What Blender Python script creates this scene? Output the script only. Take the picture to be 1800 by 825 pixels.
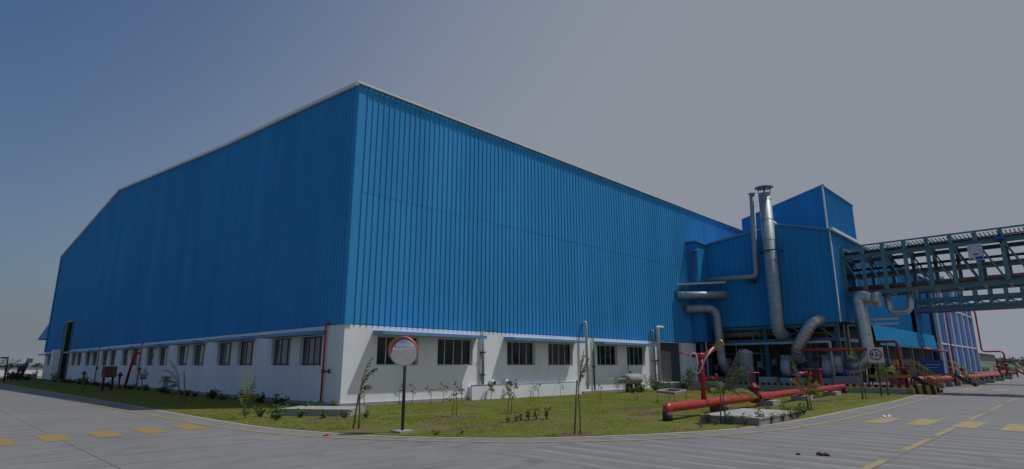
import bpy, math, random
from mathutils import Vector, Matrix
random.seed(7)
for o in list(bpy.data.objects):
    bpy.data.objects.remove(o)
S = bpy.context.scene
COL = S.collection
R = math.radians

# ------------------------------------------------------------------ camera, sky, sun, exposure
cam = bpy.data.cameras.new("camera")
camo = bpy.data.objects.new("camera", cam)
COL.objects.link(camo)
cam.sensor_width = 36.0
cam.lens = 1016.0 / 1800.0 * 36.0
cam.clip_start = 0.05
cam.clip_end = 6000.0
camo.location = (0, 0, 1.65)
camo.rotation_euler = (R(90 + 12.78), 0, R(44.4 - 90))
S.camera = camo

SUN = Vector((0.43, -0.31, 1.0)).normalized()          # towards the sun
elev = math.asin(SUN.z)
rot = math.atan2(SUN.x, SUN.y)
W = bpy.data.worlds.new("World")
S.world = W
W.use_nodes = True
wn = W.node_tree
wn.nodes.clear()
sky = wn.nodes.new("ShaderNodeTexSky")
sky.sky_type = 'NISHITA'
sky.sun_disc = False
sky.sun_elevation = elev
sky.sun_rotation = rot
sky.altitude = 0
sky.air_density = 1.0
sky.dust_density = 4.0
sky.ozone_density = 4.0
hs = wn.nodes.new("ShaderNodeHueSaturation")
hs.inputs['Saturation'].default_value = 1.12
# pale dust haze: whitens the sky towards the sun and towards the horizon
wg = wn.nodes.new("ShaderNodeNewGeometry")
dt = wn.nodes.new("ShaderNodeVectorMath"); dt.operation = 'DOT_PRODUCT'
wn.links.new(wg.outputs['Incoming'], dt.inputs[0]); dt.inputs[1].default_value = -SUN
sz = wn.nodes.new("ShaderNodeSeparateXYZ"); wn.links.new(wg.outputs['Incoming'], sz.inputs[0])
k1 = wn.nodes.new("ShaderNodeMath"); k1.operation = 'MULTIPLY_ADD'
dmx = wn.nodes.new("ShaderNodeMath"); dmx.operation = 'MAXIMUM'
wn.links.new(dt.outputs['Value'], dmx.inputs[0]); dmx.inputs[1].default_value = -0.16
wn.links.new(dmx.outputs[0], k1.inputs[0]); k1.inputs[1].default_value = 2.8; k1.inputs[2].default_value = -2.45 + 3.6
k2 = wn.nodes.new("ShaderNodeMath"); k2.operation = 'MULTIPLY_ADD'        # Incoming points back, so +z here lowers the haze upwards
wn.links.new(sz.outputs['Z'], k2.inputs[0]); k2.inputs[1].default_value = 3.6; wn.links.new(k1.outputs[0], k2.inputs[2])
mr = wn.nodes.new("ShaderNodeMapRange"); mr.interpolation_type = 'SMOOTHSTEP'
mr.inputs['From Min'].default_value = -0.15; mr.inputs['From Max'].default_value = 1.15
wn.links.new(k2.outputs[0], mr.inputs['Value'])
hz = wn.nodes.new("ShaderNodeMix"); hz.data_type = 'RGBA'
hz.inputs[7].default_value = (3.85, 4.2, 4.95, 1)
bg = wn.nodes.new("ShaderNodeBackground")
bg.inputs['Strength'].default_value = 0.10
wo = wn.nodes.new("ShaderNodeOutputWorld")
wn.links.new(sky.outputs[0], hs.inputs['Color'])
wn.links.new(mr.outputs[0], hz.inputs[0])
tint = wn.nodes.new("ShaderNodeMix"); tint.data_type = 'RGBA'; tint.blend_type = 'MULTIPLY'
tint.inputs[0].default_value = 1.0
tint.inputs[7].default_value = (0.95, 1.12, 1.20, 1)
wn.links.new(hs.outputs[0], tint.inputs[6])
wn.links.new(tint.outputs[2], hz.inputs[6])
wn.links.new(hz.outputs[2], bg.inputs[0])
wn.links.new(bg.outputs[0], wo.inputs[0])

sl = bpy.data.lights.new("sun", 'SUN')
sl.energy = 3.55
sl.angle = R(0.55)
sl.color = (1.0, 0.975, 0.94)
so = bpy.data.objects.new("sun", sl)
COL.objects.link(so)
so.rotation_euler = SUN.to_track_quat('Z', 'Y').to_euler()
so.location = (0, 0, 60)

S.view_settings.view_transform = 'Standard'
S.view_settings.look = 'None'
S.view_settings.exposure = -0.6
S.view_settings.gamma = 1.0
S.view_settings.use_curve_mapping = False
S.cycles.max_bounces = 6
S.cycles.diffuse_bounces = 5
S.cycles.glossy_bounces = 3

# ------------------------------------------------------------------ materials
def nmat(name):
    m = bpy.data.materials.new(name)
    m.use_nodes = True
    nt = m.node_tree
    b = nt.nodes['Principled BSDF']
    return m, nt, b

def mixn(nt, fac, a, b, mode='MIX'):
    n = nt.nodes.new('ShaderNodeMix')
    n.data_type = 'RGBA'
    n.blend_type = mode
    for i, v in ((0, fac), (6, a), (7, b)):
        if hasattr(v, 'links') or hasattr(v, 'is_output'):
            nt.links.new(v, n.inputs[i])
        else:
            n.inputs[i].default_value = v if i == 0 else (*v[:3], 1)
    return n.outputs[2]

def noise(nt, scale, detail=4, rough=0.55, vec=None, stretch=None):
    n = nt.nodes.new('ShaderNodeTexNoise')
    n.inputs['Scale'].default_value = scale
    n.inputs['Detail'].default_value = detail
    n.inputs['Roughness'].default_value = rough
    g = nt.nodes.new('ShaderNodeNewGeometry')
    src = g.outputs['Position']
    if stretch:
        mp = nt.nodes.new('ShaderNodeMapping')
        mp.inputs['Scale'].default_value = stretch
        nt.links.new(src, mp.inputs['Vector'])
        src = mp.outputs[0]
    nt.links.new(src, n.inputs['Vector'])
    return n.outputs['Fac']

def ramp(nt, fac, stops):
    r = nt.nodes.new('ShaderNodeValToRGB')
    el = r.color_ramp.elements
    while len(el) < len(stops):
        el.new(0.5)
    for e, (p, c) in zip(el, stops):
        e.position = p
        e.color = (*c, 1) if len(c) == 3 else c
    nt.links.new(fac, r.inputs[0])
    return r.outputs[0]

def g3(v):
    return (v, v, v)

def bump(nt, b, h, strength=0.3, dist=0.02):
    n = nt.nodes.new('ShaderNodeBump')
    n.inputs['Strength'].default_value = strength
    n.inputs['Distance'].default_value = dist
    nt.links.new(h, n.inputs['Height'])
    nt.links.new(n.outputs[0], b.inputs['Normal'])

def paint(name, col, rough=0.45, metal=0.0, var=0.12, scale=1.5, stretch=None, dirt=None, dirt_amt=0.5, dscale=2.0, bmp=0.0, spec=0.5, per=0.0, dent=0.0):
    m, nt, b = nmat(name)
    b.inputs['Roughness'].default_value = rough
    b.inputs['Metallic'].default_value = metal
    b.inputs['Specular IOR Level'].default_value = spec
    f = noise(nt, scale, 5, 0.6, stretch=stretch)
    lo = tuple(c * (1 - var) for c in col)
    hi = tuple(min(1, c * (1 + var)) for c in col)
    c = ramp(nt, f, [(0.3, lo), (0.7, hi)])
    if dirt:
        d = noise(nt, dscale, 6, 0.65, stretch=stretch)
        k = ramp(nt, d, [(0.5, g3(0)), (0.78, g3(dirt_amt))])
        c = mixn(nt, k, c, dirt)
    if per:          # every sheet is a little lighter or darker than the next
        oi = nt.nodes.new('ShaderNodeObjectInfo')
        c = mixn(nt, 1.0, c, ramp(nt, oi.outputs['Random'], [(0.0, g3(1 - per)), (1.0, g3(1.0))]), 'MULTIPLY')
    nt.links.new(c, b.inputs['Base Color'])
    if dent:
        bump(nt, b, noise(nt, 1.4, 3, 0.5, stretch=(1, 1, 0.35)), dent, 0.05)
    if bmp:
        bump(nt, b, noise(nt, 30, 5), bmp, 0.01)
    return m

M = {}
M['blue'] = paint('blue_sheet', (0.045, 0.300, 0.63), 0.5, spec=0.07, per=0.06, dent=0.3, var=0.10, scale=0.6, stretch=(1, 1, 0.15), dirt=(0.07, 0.32, 0.62), dirt_amt=0.45, dscale=1.1)
M['blue_side'] = paint('blue_sheet_annex', (0.035, 0.262, 0.57), 0.5, spec=0.07, per=0.06, dent=0.3, var=0.10, scale=0.8, stretch=(1, 1, 0.2), dirt=(0.05, 0.28, 0.52), dirt_amt=0.35)
M['blue_roof'] = paint('blue_canopy_sheet', (0.020, 0.225, 0.47), 0.75, spec=0.04, var=0.1, scale=0.8)
M['blue_trim'] = paint('blue_trim', (0.12, 0.27, 0.52), 0.5, var=0.1, dirt=(0.18, 0.30, 0.48), dirt_amt=0.6, dscale=3)
M['cool_blue'] = paint('cooling_blue', (0.025, 0.14, 0.42), 0.5, var=0.15, scale=0.8, stretch=(1, 1, 0.3))
M['white'] = paint('white_wall', (0.82, 0.85, 0.895), 0.85, var=0.06, scale=0.9, stretch=(1, 1, 0.3), dirt=(0.64, 0.65, 0.66), dirt_amt=0.45, dscale=1.6, bmp=0.12)
M['trim'] = paint('white_trim', (0.72, 0.73, 0.72), 0.5, var=0.06)
M['concrete'] = paint('concrete', (0.27, 0.265, 0.25), 0.9, var=0.15, scale=3, dirt=(0.15, 0.14, 0.13), dirt_amt=0.6, bmp=0.3)
M['margin'] = paint('margin_concrete', (0.33, 0.295, 0.225), 0.9, var=0.2, scale=3)
M['concrete_lt'] = paint('pale_concrete', (0.34, 0.33, 0.31), 0.9, var=0.12, scale=3, dirt=(0.25, 0.23, 0.2), dirt_amt=0.6, bmp=0.3)
M['red'] = paint('red_paint', (0.42, 0.022, 0.027), 0.38, var=0.15, scale=3, dirt=(0.40, 0.10, 0.08), dirt_amt=0.7, dscale=5)
M['pink'] = paint('faded_red_paint', (0.42, 0.075, 0.08), 0.6, var=0.2, scale=2, dirt=(0.45, 0.2, 0.17), dirt_amt=0.7)
M['dkred'] = paint('dark_red', (0.22, 0.012, 0.03), 0.5)
M['black'] = paint('black', (0.012, 0.012, 0.014), 0.5)
M['dark'] = paint('dark_metal', (0.03, 0.033, 0.038), 0.55, var=0.3, scale=2)
M['steel'] = paint('teal_steel', (0.115, 0.225, 0.270), 0.5, var=0.15, scale=2, dirt=(0.08, 0.12, 0.13), dirt_amt=0.5)
M['steelb'] = paint('blue_steel', (0.045, 0.13, 0.21), 0.5, var=0.15, scale=2)
M['galv'] = paint('galvanised', (0.36, 0.39, 0.42), 0.5, metal=0.25, var=0.18, scale=2.5, dirt=(0.3, 0.31, 0.33), dirt_amt=0.5, dscale=3)
M['alu'] = paint('aluminium_cladding', (0.52, 0.52, 0.53), 0.34, metal=0.75, var=0.15, scale=4)
M['greypipe'] = paint('grey_pipe', (0.26, 0.30, 0.33), 0.5, var=0.12, scale=3)
M['palepipe'] = paint('pale_pipe', (0.50, 0.53, 0.56), 0.45, var=0.1, scale=3)
M['rust'] = paint('rusty_pipe', (0.16, 0.10, 0.085), 0.7, var=0.3, scale=5)
M['frame'] = paint('window_frame', (0.045, 0.045, 0.048), 0.5)
M['yellow'] = paint('yellow_paint', (0.55, 0.30, 0.03), 0.5, var=0.15, scale=3)
M['orange'] = paint('orange_plastic', (0.62, 0.12, 0.025), 0.45)
M['soil'] = paint('soil', (0.15, 0.105, 0.062), 0.95, var=0.5, scale=6, bmp=0.6)
M['wood'] = paint('stake_wood', (0.17, 0.125, 0.075), 0.85, var=0.3, scale=8)
M['trunk'] = paint('stem', (0.16, 0.14, 0.085), 0.85, var=0.3, scale=10)
M['hose'] = paint('white_hose', (0.5, 0.5, 0.48), 0.6)
M['brass'] = paint('brass', (0.32, 0.23, 0.10), 0.4, metal=0.6)
M['fabric'] = paint('pale_board', (0.62, 0.66, 0.70), 0.6)
M['shutter'] = paint('grey_shutter', (0.085, 0.095, 0.105), 0.5, var=0.1)
M['teal'] = paint('teal_tank', (0.012, 0.12, 0.10), 0.5)
M['motor'] = paint('blue_motor', (0.02, 0.10, 0.35), 0.45)
M['pblue'] = paint('pale_blue_plinth', (0.36, 0.43, 0.50), 0.7, var=0.1)
M['pink_fl'] = paint('pink_plastic', (0.42, 0.16, 0.26), 0.6, var=0.3, scale=30)
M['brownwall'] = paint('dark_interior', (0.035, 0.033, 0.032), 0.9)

def leafmat(name, col, var=0.35, trans=0.25):
    m, nt, b = nmat(name)
    b.inputs['Roughness'].default_value = 0.55
    b.inputs['Specular IOR Level'].default_value = 0.3
    f = noise(nt, 4.0, 3)
    oi = nt.nodes.new('ShaderNodeObjectInfo')
    c = ramp(nt, f, [(0.25, tuple(x * (1 - var) for x in col)), (0.75, tuple(x * (1 + var) for x in col))])
    nt.links.new(c, b.inputs['Base Color'])
    t = nt.nodes.new('ShaderNodeBsdfTranslucent')
    nt.links.new(c, t.inputs['Color'])
    mx = nt.nodes.new('ShaderNodeMixShader')
    mx.inputs[0].default_value = trans
    nt.links.new(b.outputs[0], mx.inputs[1])
    nt.links.new(t.outputs[0], mx.inputs[2])
    nt.links.new(mx.outputs[0], nt.nodes['Material Output'].inputs['Surface'])
    return m
M['leaf'] = leafmat('leaf', (0.085, 0.15, 0.028))
M['leaf_dk'] = leafmat('dark_leaf', (0.035, 0.06, 0.022))
M['leaf_yl'] = leafmat('yellow_leaf', (0.27, 0.29, 0.06))
M['leaf_dry'] = leafmat('dry_frond', (0.20, 0.17, 0.09))
M['blade'] = leafmat('grass_blade', (0.275, 0.305, 0.048), 0.35, 0.4)
M['hazed_leaf'] = leafmat('hazed_tree_leaf', (0.095, 0.120, 0.075), 0.4, 0.15)  # leaf colour lightened to stand in for distance haze

def glassmat(name, col, sp):
    m, nt, b = nmat(name)
    v = noise(nt, 1.1, 3)
    nt.links.new(ramp(nt, v, [(0.35, tuple(c * .5 for c in col)), (0.7, tuple(c * 1.5 for c in col))]), b.inputs['Base Color'])
    b.inputs['Roughness'].default_value = 0.06
    b.inputs['Specular IOR Level'].default_value = sp
    return m
M['glass'] = glassmat('window_glass', (0.006, 0.022, 0.034), 0.3)
M['glass_reflection'] = glassmat('window_glass_painted_reflection', (0.085, 0.120, 0.165), 0.9)  # pale reflections put into the base colour of the shaded-side panes
def mirrormat():
    m, nt, b = nmat('mirror_face')
    b.inputs['Base Color'].default_value = (0.82, 0.83, 0.84, 1)
    b.inputs['Roughness'].default_value = 0.015
    b.inputs['Metallic'].default_value = 1.0
    return m
M['mirror'] = mirrormat()

def roadmat(name, striped):
    m, nt, b = nmat(name)
    b.inputs['Roughness'].default_value = 0.82
    b.inputs['Specular IOR Level'].default_value = 0.35
    big = noise(nt, 0.22, 5, 0.6)
    c = ramp(nt, big, [(0.3, (0.135, 0.137, 0.140)), (0.7, (0.190, 0.188, 0.184))] if striped else [(0.3, (0.148, 0.148, 0.148)), (0.7, (0.215, 0.210, 0.202))])
    # brushed streaks left by the float: across the road
    st = noise(nt, 1.2, 6, 0.7, stretch=(0.55, 3.2, 1) if not striped else (3.4, 0.35, 1))
    k = ramp(nt, st, [(0.38, g3(0.0)), (0.62, g3(0.75))])
    c = mixn(nt, k, c, (0.250, 0.245, 0.235))
    st2 = noise(nt, 0.8, 6, 0.7, stretch=(0.5, 2.2, 1) if not striped else (2.2, 0.3, 1))
    k2 = ramp(nt, st2, [(0.52, g3(0.0)), (0.70, g3(0.55))])
    c = mixn(nt, k2, c, (0.110, 0.114, 0.122))
    if striped:
        g = nt.nodes.new('ShaderNodeNewGeometry')
        sp = nt.nodes.new('ShaderNodeSeparateXYZ')
        nt.links.new(g.outputs['Position'], sp.inputs[0])
        wob = noise(nt, 0.5, 2)
        a = nt.nodes.new('ShaderNodeMath'); a.operation = 'MULTIPLY_ADD'
        nt.links.new(wob, a.inputs[0]); a.inputs[1].default_value = 0.22
        nt.links.new(sp.outputs[0], a.inputs[2])
        d = nt.nodes.new('ShaderNodeMath'); d.operation = 'MULTIPLY'
        nt.links.new(a.outputs[0], d.inputs[0]); d.inputs[1].default_value = 1 / 0.71
        fr = nt.nodes.new('ShaderNodeMath'); fr.operation = 'FRACT'
        nt.links.new(d.outputs[0], fr.inputs[0])
        band = ramp(nt, fr.outputs[0], [(0.0, g3(0.75)), (0.10, g3(0.55)), (0.2, g3(0.05)), (0.86, g3(0.0)), (1.0, g3(0.75))])
        br = noise(nt, 1.3, 4, 0.7)
        bk = ramp(nt, br, [(0.3, g3(0.25)), (0.65, g3(1.0))])
        band = mixn(nt, 1.0, band, bk, 'MULTIPLY')
        c = mixn(nt, band, c, (0.30, 0.298, 0.292))
        bandd = ramp(nt, fr.outputs[0], [(0.10, g3(0.0)), (0.28, g3(0.35)), (0.6, g3(0.15)), (0.85, g3(0.0))])
        c = mixn(nt, bandd, c, (0.120, 0.124, 0.130))
    sn = noise(nt, 0.9, 7, 0.75)
    sk = ramp(nt, sn, [(0.56, g3(0.0)), (0.66, g3(0.45))])
    c = mixn(nt, sk, c, (0.085, 0.085, 0.088))
    sn2 = noise(nt, 7.0, 3, 0.6)
    sk2 = ramp(nt, sn2, [(0.67, g3(0.0)), (0.71, g3(0.6))])
    c = mixn(nt, sk2, c, (0.07, 0.07, 0.07))
    fine = noise(nt, 60, 3, 0.7)
    fk = ramp(nt, fine, [(0.35, g3(0.25)), (0.5, g3(0.0))])
    c = mixn(nt, fk, c, (0.10, 0.10, 0.10))
    nt.links.new(c, b.inputs['Base Color'])
    bump(nt, b, noise(nt, 25, 6, 0.7), 0.25, 0.012)
    return m
M['road'] = roadmat('road_concrete', False)
M['road_s'] = roadmat('road_concrete_tined', True)

def linemat(name, col, lo=0.42):
    m, nt, b = nmat(name)
    b.inputs['Roughness'].default_value = 0.8
    f = noise(nt, 5.0, 8, 0.75)
    k = ramp(nt, f, [(lo - .04, g3(0.0)), (lo + 0.10, g3(0.85))])
    c = mixn(nt, k, col, (0.20, 0.185, 0.155))
    nt.links.new(c, b.inputs['Base Color'])
    return m
M['mark'] = linemat('road_yellow', (0.31, 0.205, 0.055), 0.53)
M['mark_pale'] = linemat('road_pale_yellow', (0.35, 0.265, 0.125), 0.52)
M['mark_line'] = linemat('road_yellow_line', (0.38, 0.265, 0.10), 0.52)

def lawnmat():
    m, nt, b = nmat('lawn_turf')
    b.inputs['Roughness'].default_value = 0.95
    b.inputs['Specular IOR Level'].default_value = 0.1
    f = noise(nt, 0.9, 7, 0.7, stretch=(1, 1, 1))
    f2 = noise(nt, 9, 5, 0.7)
    c = ramp(nt, f2, [(0.25, (0.090, 0.115, 0.018)), (0.6, (0.13, 0.160, 0.026)), (0.85, (0.18, 0.18, 0.05))])
    k = ramp(nt, f, [(0.45, g3(0.0)), (0.58, g3(0.95))])
    c = mixn(nt, k, c, (0.165, 0.122, 0.068))
    nt.links.new(c, b.inputs['Base Color'])
    bump(nt, b, f2, 0.6, 0.03)
    return m
M['lawn'] = lawnmat()
M['ground'] = paint('dry_ground', (0.19, 0.165, 0.12), 0.95, var=0.25, scale=0.05, dirt=(0.10, 0.12, 0.045), dirt_amt=0.8, dscale=0.02)

# ------------------------------------------------------------------ geometry helpers
class MB:
    def __init__(s):
        s.v, s.f, s.sm = [], [], []
    def quad(s, *p):
        n = len(s.v); s.v += [Vector(q) for q in p]; s.f.append(tuple(range(n, n + len(p)))); s.sm.append(False)
    def obox(s, c, ax, ay, az):
        c, ax, ay, az = Vector(c), Vector(ax), Vector(ay), Vector(az)
        n = len(s.v)
        for k in (-1, 1):
            for j in (-1, 1):
                for i in (-1, 1):
                    s.v.append(c + ax * i + ay * j + az * k)
        flip = ax.cross(ay).dot(az) < 0
        for q in ((0, 2, 3, 1), (4, 5, 7, 6), (0, 1, 5, 4), (2, 6, 7, 3), (0, 4, 6, 2), (1, 3, 7, 5)):
            q = tuple(n + a for a in q)
            s.f.append(q[::-1] if flip else q); s.sm.append(False)
    def box(s, x0, x1, y0, y1, z0, z1):
        s.obox(((x0 + x1) / 2, (y0 + y1) / 2, (z0 + z1) / 2), ((x1 - x0) / 2, 0, 0), (0, (y1 - y0) / 2, 0), (0, 0, (z1 - z0) / 2))
    def beam(s, p0, p1, w, h=None, up=(0, 0, 1)):
        p0, p1 = Vector(p0), Vector(p1)
        h = h or w
        d = p1 - p0
        L = d.length
        d.normalize()
        u = Vector(up)
        if abs(d.dot(u)) > 0.98:
            u = Vector((1, 0, 0))
        a = d.cross(u).normalized()
        b = a.cross(d).normalized()
        s.obox((p0 + p1) / 2, d * (L / 2), a * (w / 2), b * (h / 2))
    def tube(s, pts, r, n=10, cap=True):
        pts = [Vector(p) for p in pts]
        rs = r if isinstance(r, (list, tuple)) else [r] * len(pts)
        base = len(s.v)
        t = (pts[1] - pts[0]).normalized()
        u = Vector((0, 0, 1)) if abs(t.z) < 0.9 else Vector((1, 0, 0))
        a = t.cross(u).normalized()
        for i, p in enumerate(pts):
            if i == 0: tt = pts[1] - pts[0]
            elif i == len(pts) - 1: tt = pts[-1] - pts[-2]
            else: tt = (pts[i + 1] - p).normalized() + (p - pts[i - 1]).normalized()
            if tt.length < 1e-9: tt = t
            tt = tt.normalized()
            a = (a - tt * a.dot(tt)).normalized()
            b = tt.cross(a)
            for k in range(n):
                an = 2 * math.pi * k / n
                s.v.append(p + (a * math.cos(an) + b * math.sin(an)) * rs[i])
        for i in range(len(pts) - 1):
            for k in range(n):
                k2 = (k + 1) % n
                s.f.append((base + i * n + k, base + i * n + k2, base + (i + 1) * n + k2, base + (i + 1) * n + k)); s.sm.append(True)
        if cap:
            s.f.append(tuple(base + k for k in range(n))[::-1]); s.sm.append(False)
            e = base + (len(pts) - 1) * n
            s.f.append(tuple(e + k for k in range(n))); s.sm.append(False)
    def ring(s, p, d, r, w, t, n=14):
        d = Vector(d).normalized(); p = Vector(p)
        s.tube([p - d * w / 2, p + d * w / 2], r + t, n)
    def hoop(s, c, ax, ay, r, t, n=20, m=6):
        c, ax, ay = Vector(c), Vector(ax).normalized(), Vector(ay).normalized()
        pts = [c + (ax * math.cos(2 * math.pi * i / n) + ay * math.sin(2 * math.pi * i / n)) * r for i in range(n + 1)]
        s.tube(pts, t, m, cap=False)
    def disc(s, c, nrm, r, n=16):
        nrm = Vector(nrm).normalized()
        u = Vector((0, 0, 1)) if abs(nrm.z) < 0.9 else Vector((1, 0, 0))
        a = nrm.cross(u).normalized(); b = nrm.cross(a)
        s.quad(*[Vector(c) + (a * math.cos(2 * math.pi * k / n) - b * math.sin(2 * math.pi * k / n)) * r for k in range(n)][::-1])
    def lathe(s, c, axis, prof, n=16):
        axis = Vector(axis).normalized(); c = Vector(c)
        s.tube([c + axis * h for h, _ in prof], [max(q, 1e-4) for _, q in prof], n)
    def prism(s, poly, ext):
        ext = Vector(ext); n = len(poly); b = len(s.v)
        P = [Vector(p) for p in poly]
        s.v += P + [p + ext for p in P]
        s.f.append(tuple(range(b, b + n))[::-1]); s.sm.append(False)
        s.f.append(tuple(range(b + n, b + 2 * n))); s.sm.append(False)
        for i in range(n):
            j = (i + 1) % n
            s.f.append((b + i, b + j, b + n + j, b + n + i)); s.sm.append(False)
    def mesh(s, name, mats, off=(0, 0, 0)):
        me = bpy.data.meshes.new(name)
        o = Vector(off)
        me.from_pydata([tuple(p - o) for p in s.v], [], s.f)
        me.polygons.foreach_set('use_smooth', s.sm)
        for m in (mats if isinstance(mats, (list, tuple)) else [mats]):
            me.materials.append(m)
        me.update()
        return me
    def build(s, name, mat, parent=None, **kw):
        off = OFF.get(parent.name, Vector()) if parent else Vector(kw.pop('base', (0, 0, 0)))
        ob = bpy.data.objects.new(name, s.mesh(name, mat, off))
        COL.objects.link(ob)
        if parent:
            ob.parent = parent
        else:
            ob.location = off
        OFF[ob.name] = off
        for k, v in kw.items():
            ob[k] = v
        return ob
OFF = {}

def thing(name, label, cat, loc=(0, 0, 0), group=None):
    o = bpy.data.objects.new(name, None)
    COL.objects.link(o)
    o.location = loc
    o.empty_display_size = 0.2
    OFF[o.name] = Vector(loc)
    o['label'] = label; o['category'] = cat
    if group: o['group'] = group
    return o

def solo(mb, name, mat, label, cat, base, group=None):
    kw = dict(label=label, category=cat, base=base)
    if group: kw['group'] = group
    return mb.build(name, mat, None, **kw)

def inst(name, me, parent, loc, rz=0.0, **kw):
    ob = bpy.data.objects.new(name, me)
    COL.objects.link(ob)
    ob.parent = parent
    ob.location = Vector(loc) - OFF.get(parent.name, Vector())
    ob.rotation_euler = (0, 0, rz)
    OFF[ob.name] = Vector(loc)
    for k, v in kw.items(): ob[k] = v
    return ob

def dup(root, loc, rz=0.0, sc=1.0, label=None, group=None):
    r = root.copy(); COL.objects.link(r)
    r.location = loc; r.rotation_euler = (0, 0, rz); r.scale = (sc, sc, sc)
    if label: r['label'] = label
    if group: r['group'] = group
    for ch in list(root.children):
        c = ch.copy(); COL.objects.link(c); c.parent = r
        for g in ch.children:
            d = g.copy(); COL.objects.link(d); d.parent = c
    return r

def bend(pts, rad, n=6):
    pts = [Vector(p) for p in pts]
    out = [pts[0]]
    for i in range(1, len(pts) - 1):
        a, b, c = pts[i - 1], pts[i], pts[i + 1]
        d0, d1 = (a - b).normalized(), (c - b).normalized()
        r = min(rad, (a - b).length * 0.49, (c - b).length * 0.49)
        p0, p1 = b + d0 * r, b + d1 * r
        for k in range(n + 1):
            t = k / n
            out.append(p0 * (1 - t) ** 2 + b * 2 * t * (1 - t) + p1 * t * t)
    out.append(pts[-1])
    return out

def structure(mb, name, mat, parent=None):
    return mb.build(name, mat, parent, kind='structure') if not parent else mb.build(name, mat, parent)

def text_mesh(txt, size):
    cu = bpy.data.curves.new('letters', 'FONT')
    cu.body = txt; cu.size = size; cu.align_x = 'CENTER'; cu.align_y = 'CENTER'; cu.extrude = 0.004; cu.offset = 0.006 * size / 0.25
    ob = bpy.data.objects.new('letters_tmp', cu)
    COL.objects.link(ob)
    bpy.context.view_layer.update()
    me = bpy.data.meshes.new_from_object(ob.evaluated_get(bpy.context.evaluated_depsgraph_get()))
    bpy.data.objects.remove(ob)
    return me

ORD = ('first second third fourth fifth sixth seventh eighth ninth tenth eleventh twelfth thirteenth fourteenth fifteenth sixteenth seventeenth eighteenth nineteenth twentieth '
       'twenty-first twenty-second twenty-third twenty-fourth twenty-fifth twenty-sixth twenty-seventh twenty-eighth twenty-ninth thirtieth thirty-first thirty-second thirty-third thirty-fourth thirty-fifth thirty-sixth thirty-seventh thirty-eighth thirty-ninth fortieth').split()

# ------------------------------------------------------------------ ground, roads, lawn
mb = MB(); mb.quad((-2500, -2500, -0.12), (3500, -2500, -0.12), (3500, 3500, -0.12), (-2500, 3500, -0.12))
structure(mb, 'ground', M['ground'])
mb = MB()
mb.quad((-60, -40, -0.05), (230, -40, -0.05), (230, 8.4, -0.05), (-60, 8.4, -0.05))
mb.quad((-60, 8.4, -0.05), (8.6, 8.4, -0.05), (8.6, 140, -0.05), (-60, 140, -0.05))
mb.quad((8.6, 8.4, -0.05), (20, 8.4, -0.05), (20, 16, -0.05), (8.6, 16, -0.05))
mb.quad((20, 7.5, -0.049), (230, 7.5, -0.049), (230, 11.8, -0.049), (20, 11.8, -0.049))
road = structure(mb, 'road', M['concrete'])
# concrete slabs with recessed joints
slab_meshes = {}
def slab(x0, x1, y0, y1, striped, z=0.0):
    mb = MB(); g = 0.006
    mb.box(x0 + g, x1 - g, y0 + g, y1 - g, z - 0.04, z)
    mb.build('concrete_slab', M['road_s'] if striped else M['road'], road)
xs_r = [8.2, 12.6, 17.1, 21.6, 26.1, 30.6, 35.1, 39.6, 44.1, 48.6, 53.1, 57.6, 64, 72, 84, 100, 130, 170, 230]
ys_r = [-14, -9, -4.6, -0.9, 2.84, 8.4]
for i in range(len(xs_r) - 1):
    for j in range(len(ys_r) - 1):
        if xs_r[i + 1] < -ys_r[j] * 0: continue
        slab(xs_r[i], xs_r[i + 1], ys_r[j], ys_r[j + 1], True)
xs_l = [-12, -7, -2.2, 2.72, 8.2]
ys_l = [-9, -4.6, -0.9, 2.84, 8.4, 13.4, 18.4, 23.6, 28.8, 34, 39, 44, 50, 58, 68, 80, 95, 115, 140]
for i in range(len(xs_l) - 1):
    for j in range(len(ys_l) - 1):
        slab(xs_l[i], xs_l[i + 1], ys_l[j], ys_l[j + 1], False)
slab(8.2, 14.2, 8.4, 14.5, False)
slab(14.2, 20.0, 8.4, 10.5, True)
slab(42.5, 60, 8.4, 11.5, True)
slab(60, 90, 8.4, 11.5, True)
slab(90, 230, 8.4, 11.5, True)

EDGE = [(6.60, 118), (6.6, 75), (6.9, 47), (7.0, 32), (7.02, 24.3), (7.08, 19.0), (7.24, 16.26), (7.82, 13.9), (8.53, 12.19), (9.32, 11.01), (10.18, 9.97), (11.26, 9.14), (12.56, 8.41), (14.1, 7.72), (16.02, 7.15), (19.35, 6.85), (26.0, 6.95), (33.4, 7.1), (41.0, 7.55)]
YL = [(5.2, 118), (5.4, 60), (5.9, 30), (6.15, 21.4), (6.25, 17.8), (6.65, 14.9), (7.29, 12.93), (8.05, 11.49), (9.58, 9.38), (10.55, 8.56), (11.63, 7.79), (12.98, 7.12), (14.71, 6.51), (17.1, 6.05), (21.7, 5.85), (31.4, 6.1), (44.2, 6.6), (60, 6.9), (120, 7.0)]
def smooth_line(pts, n=6):
    out = []
    P = [Vector((*p, 0)) for p in pts]
    for i in range(len(P) - 1):
        p0 = P[max(i - 1, 0)]; p1 = P[i]; p2 = P[i + 1]; p3 = P[min(i + 2, len(P) - 1)]
        L = (p2 - p1).length
        m1 = (p2 - p0); m1 = m1.normalized() * L if m1.length else m1
        m2 = (p3 - p1); m2 = m2.normalized() * L if m2.length else m2
        for k in range(n):
            t = k / n
            out.append(p1 * (2 * t ** 3 - 3 * t ** 2 + 1) + m1 * (t ** 3 - 2 * t ** 2 + t) + p2 * (-2 * t ** 3 + 3 * t ** 2) + m2 * (t ** 3 - t ** 2))
    out.append(P[-1])
    return out
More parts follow.
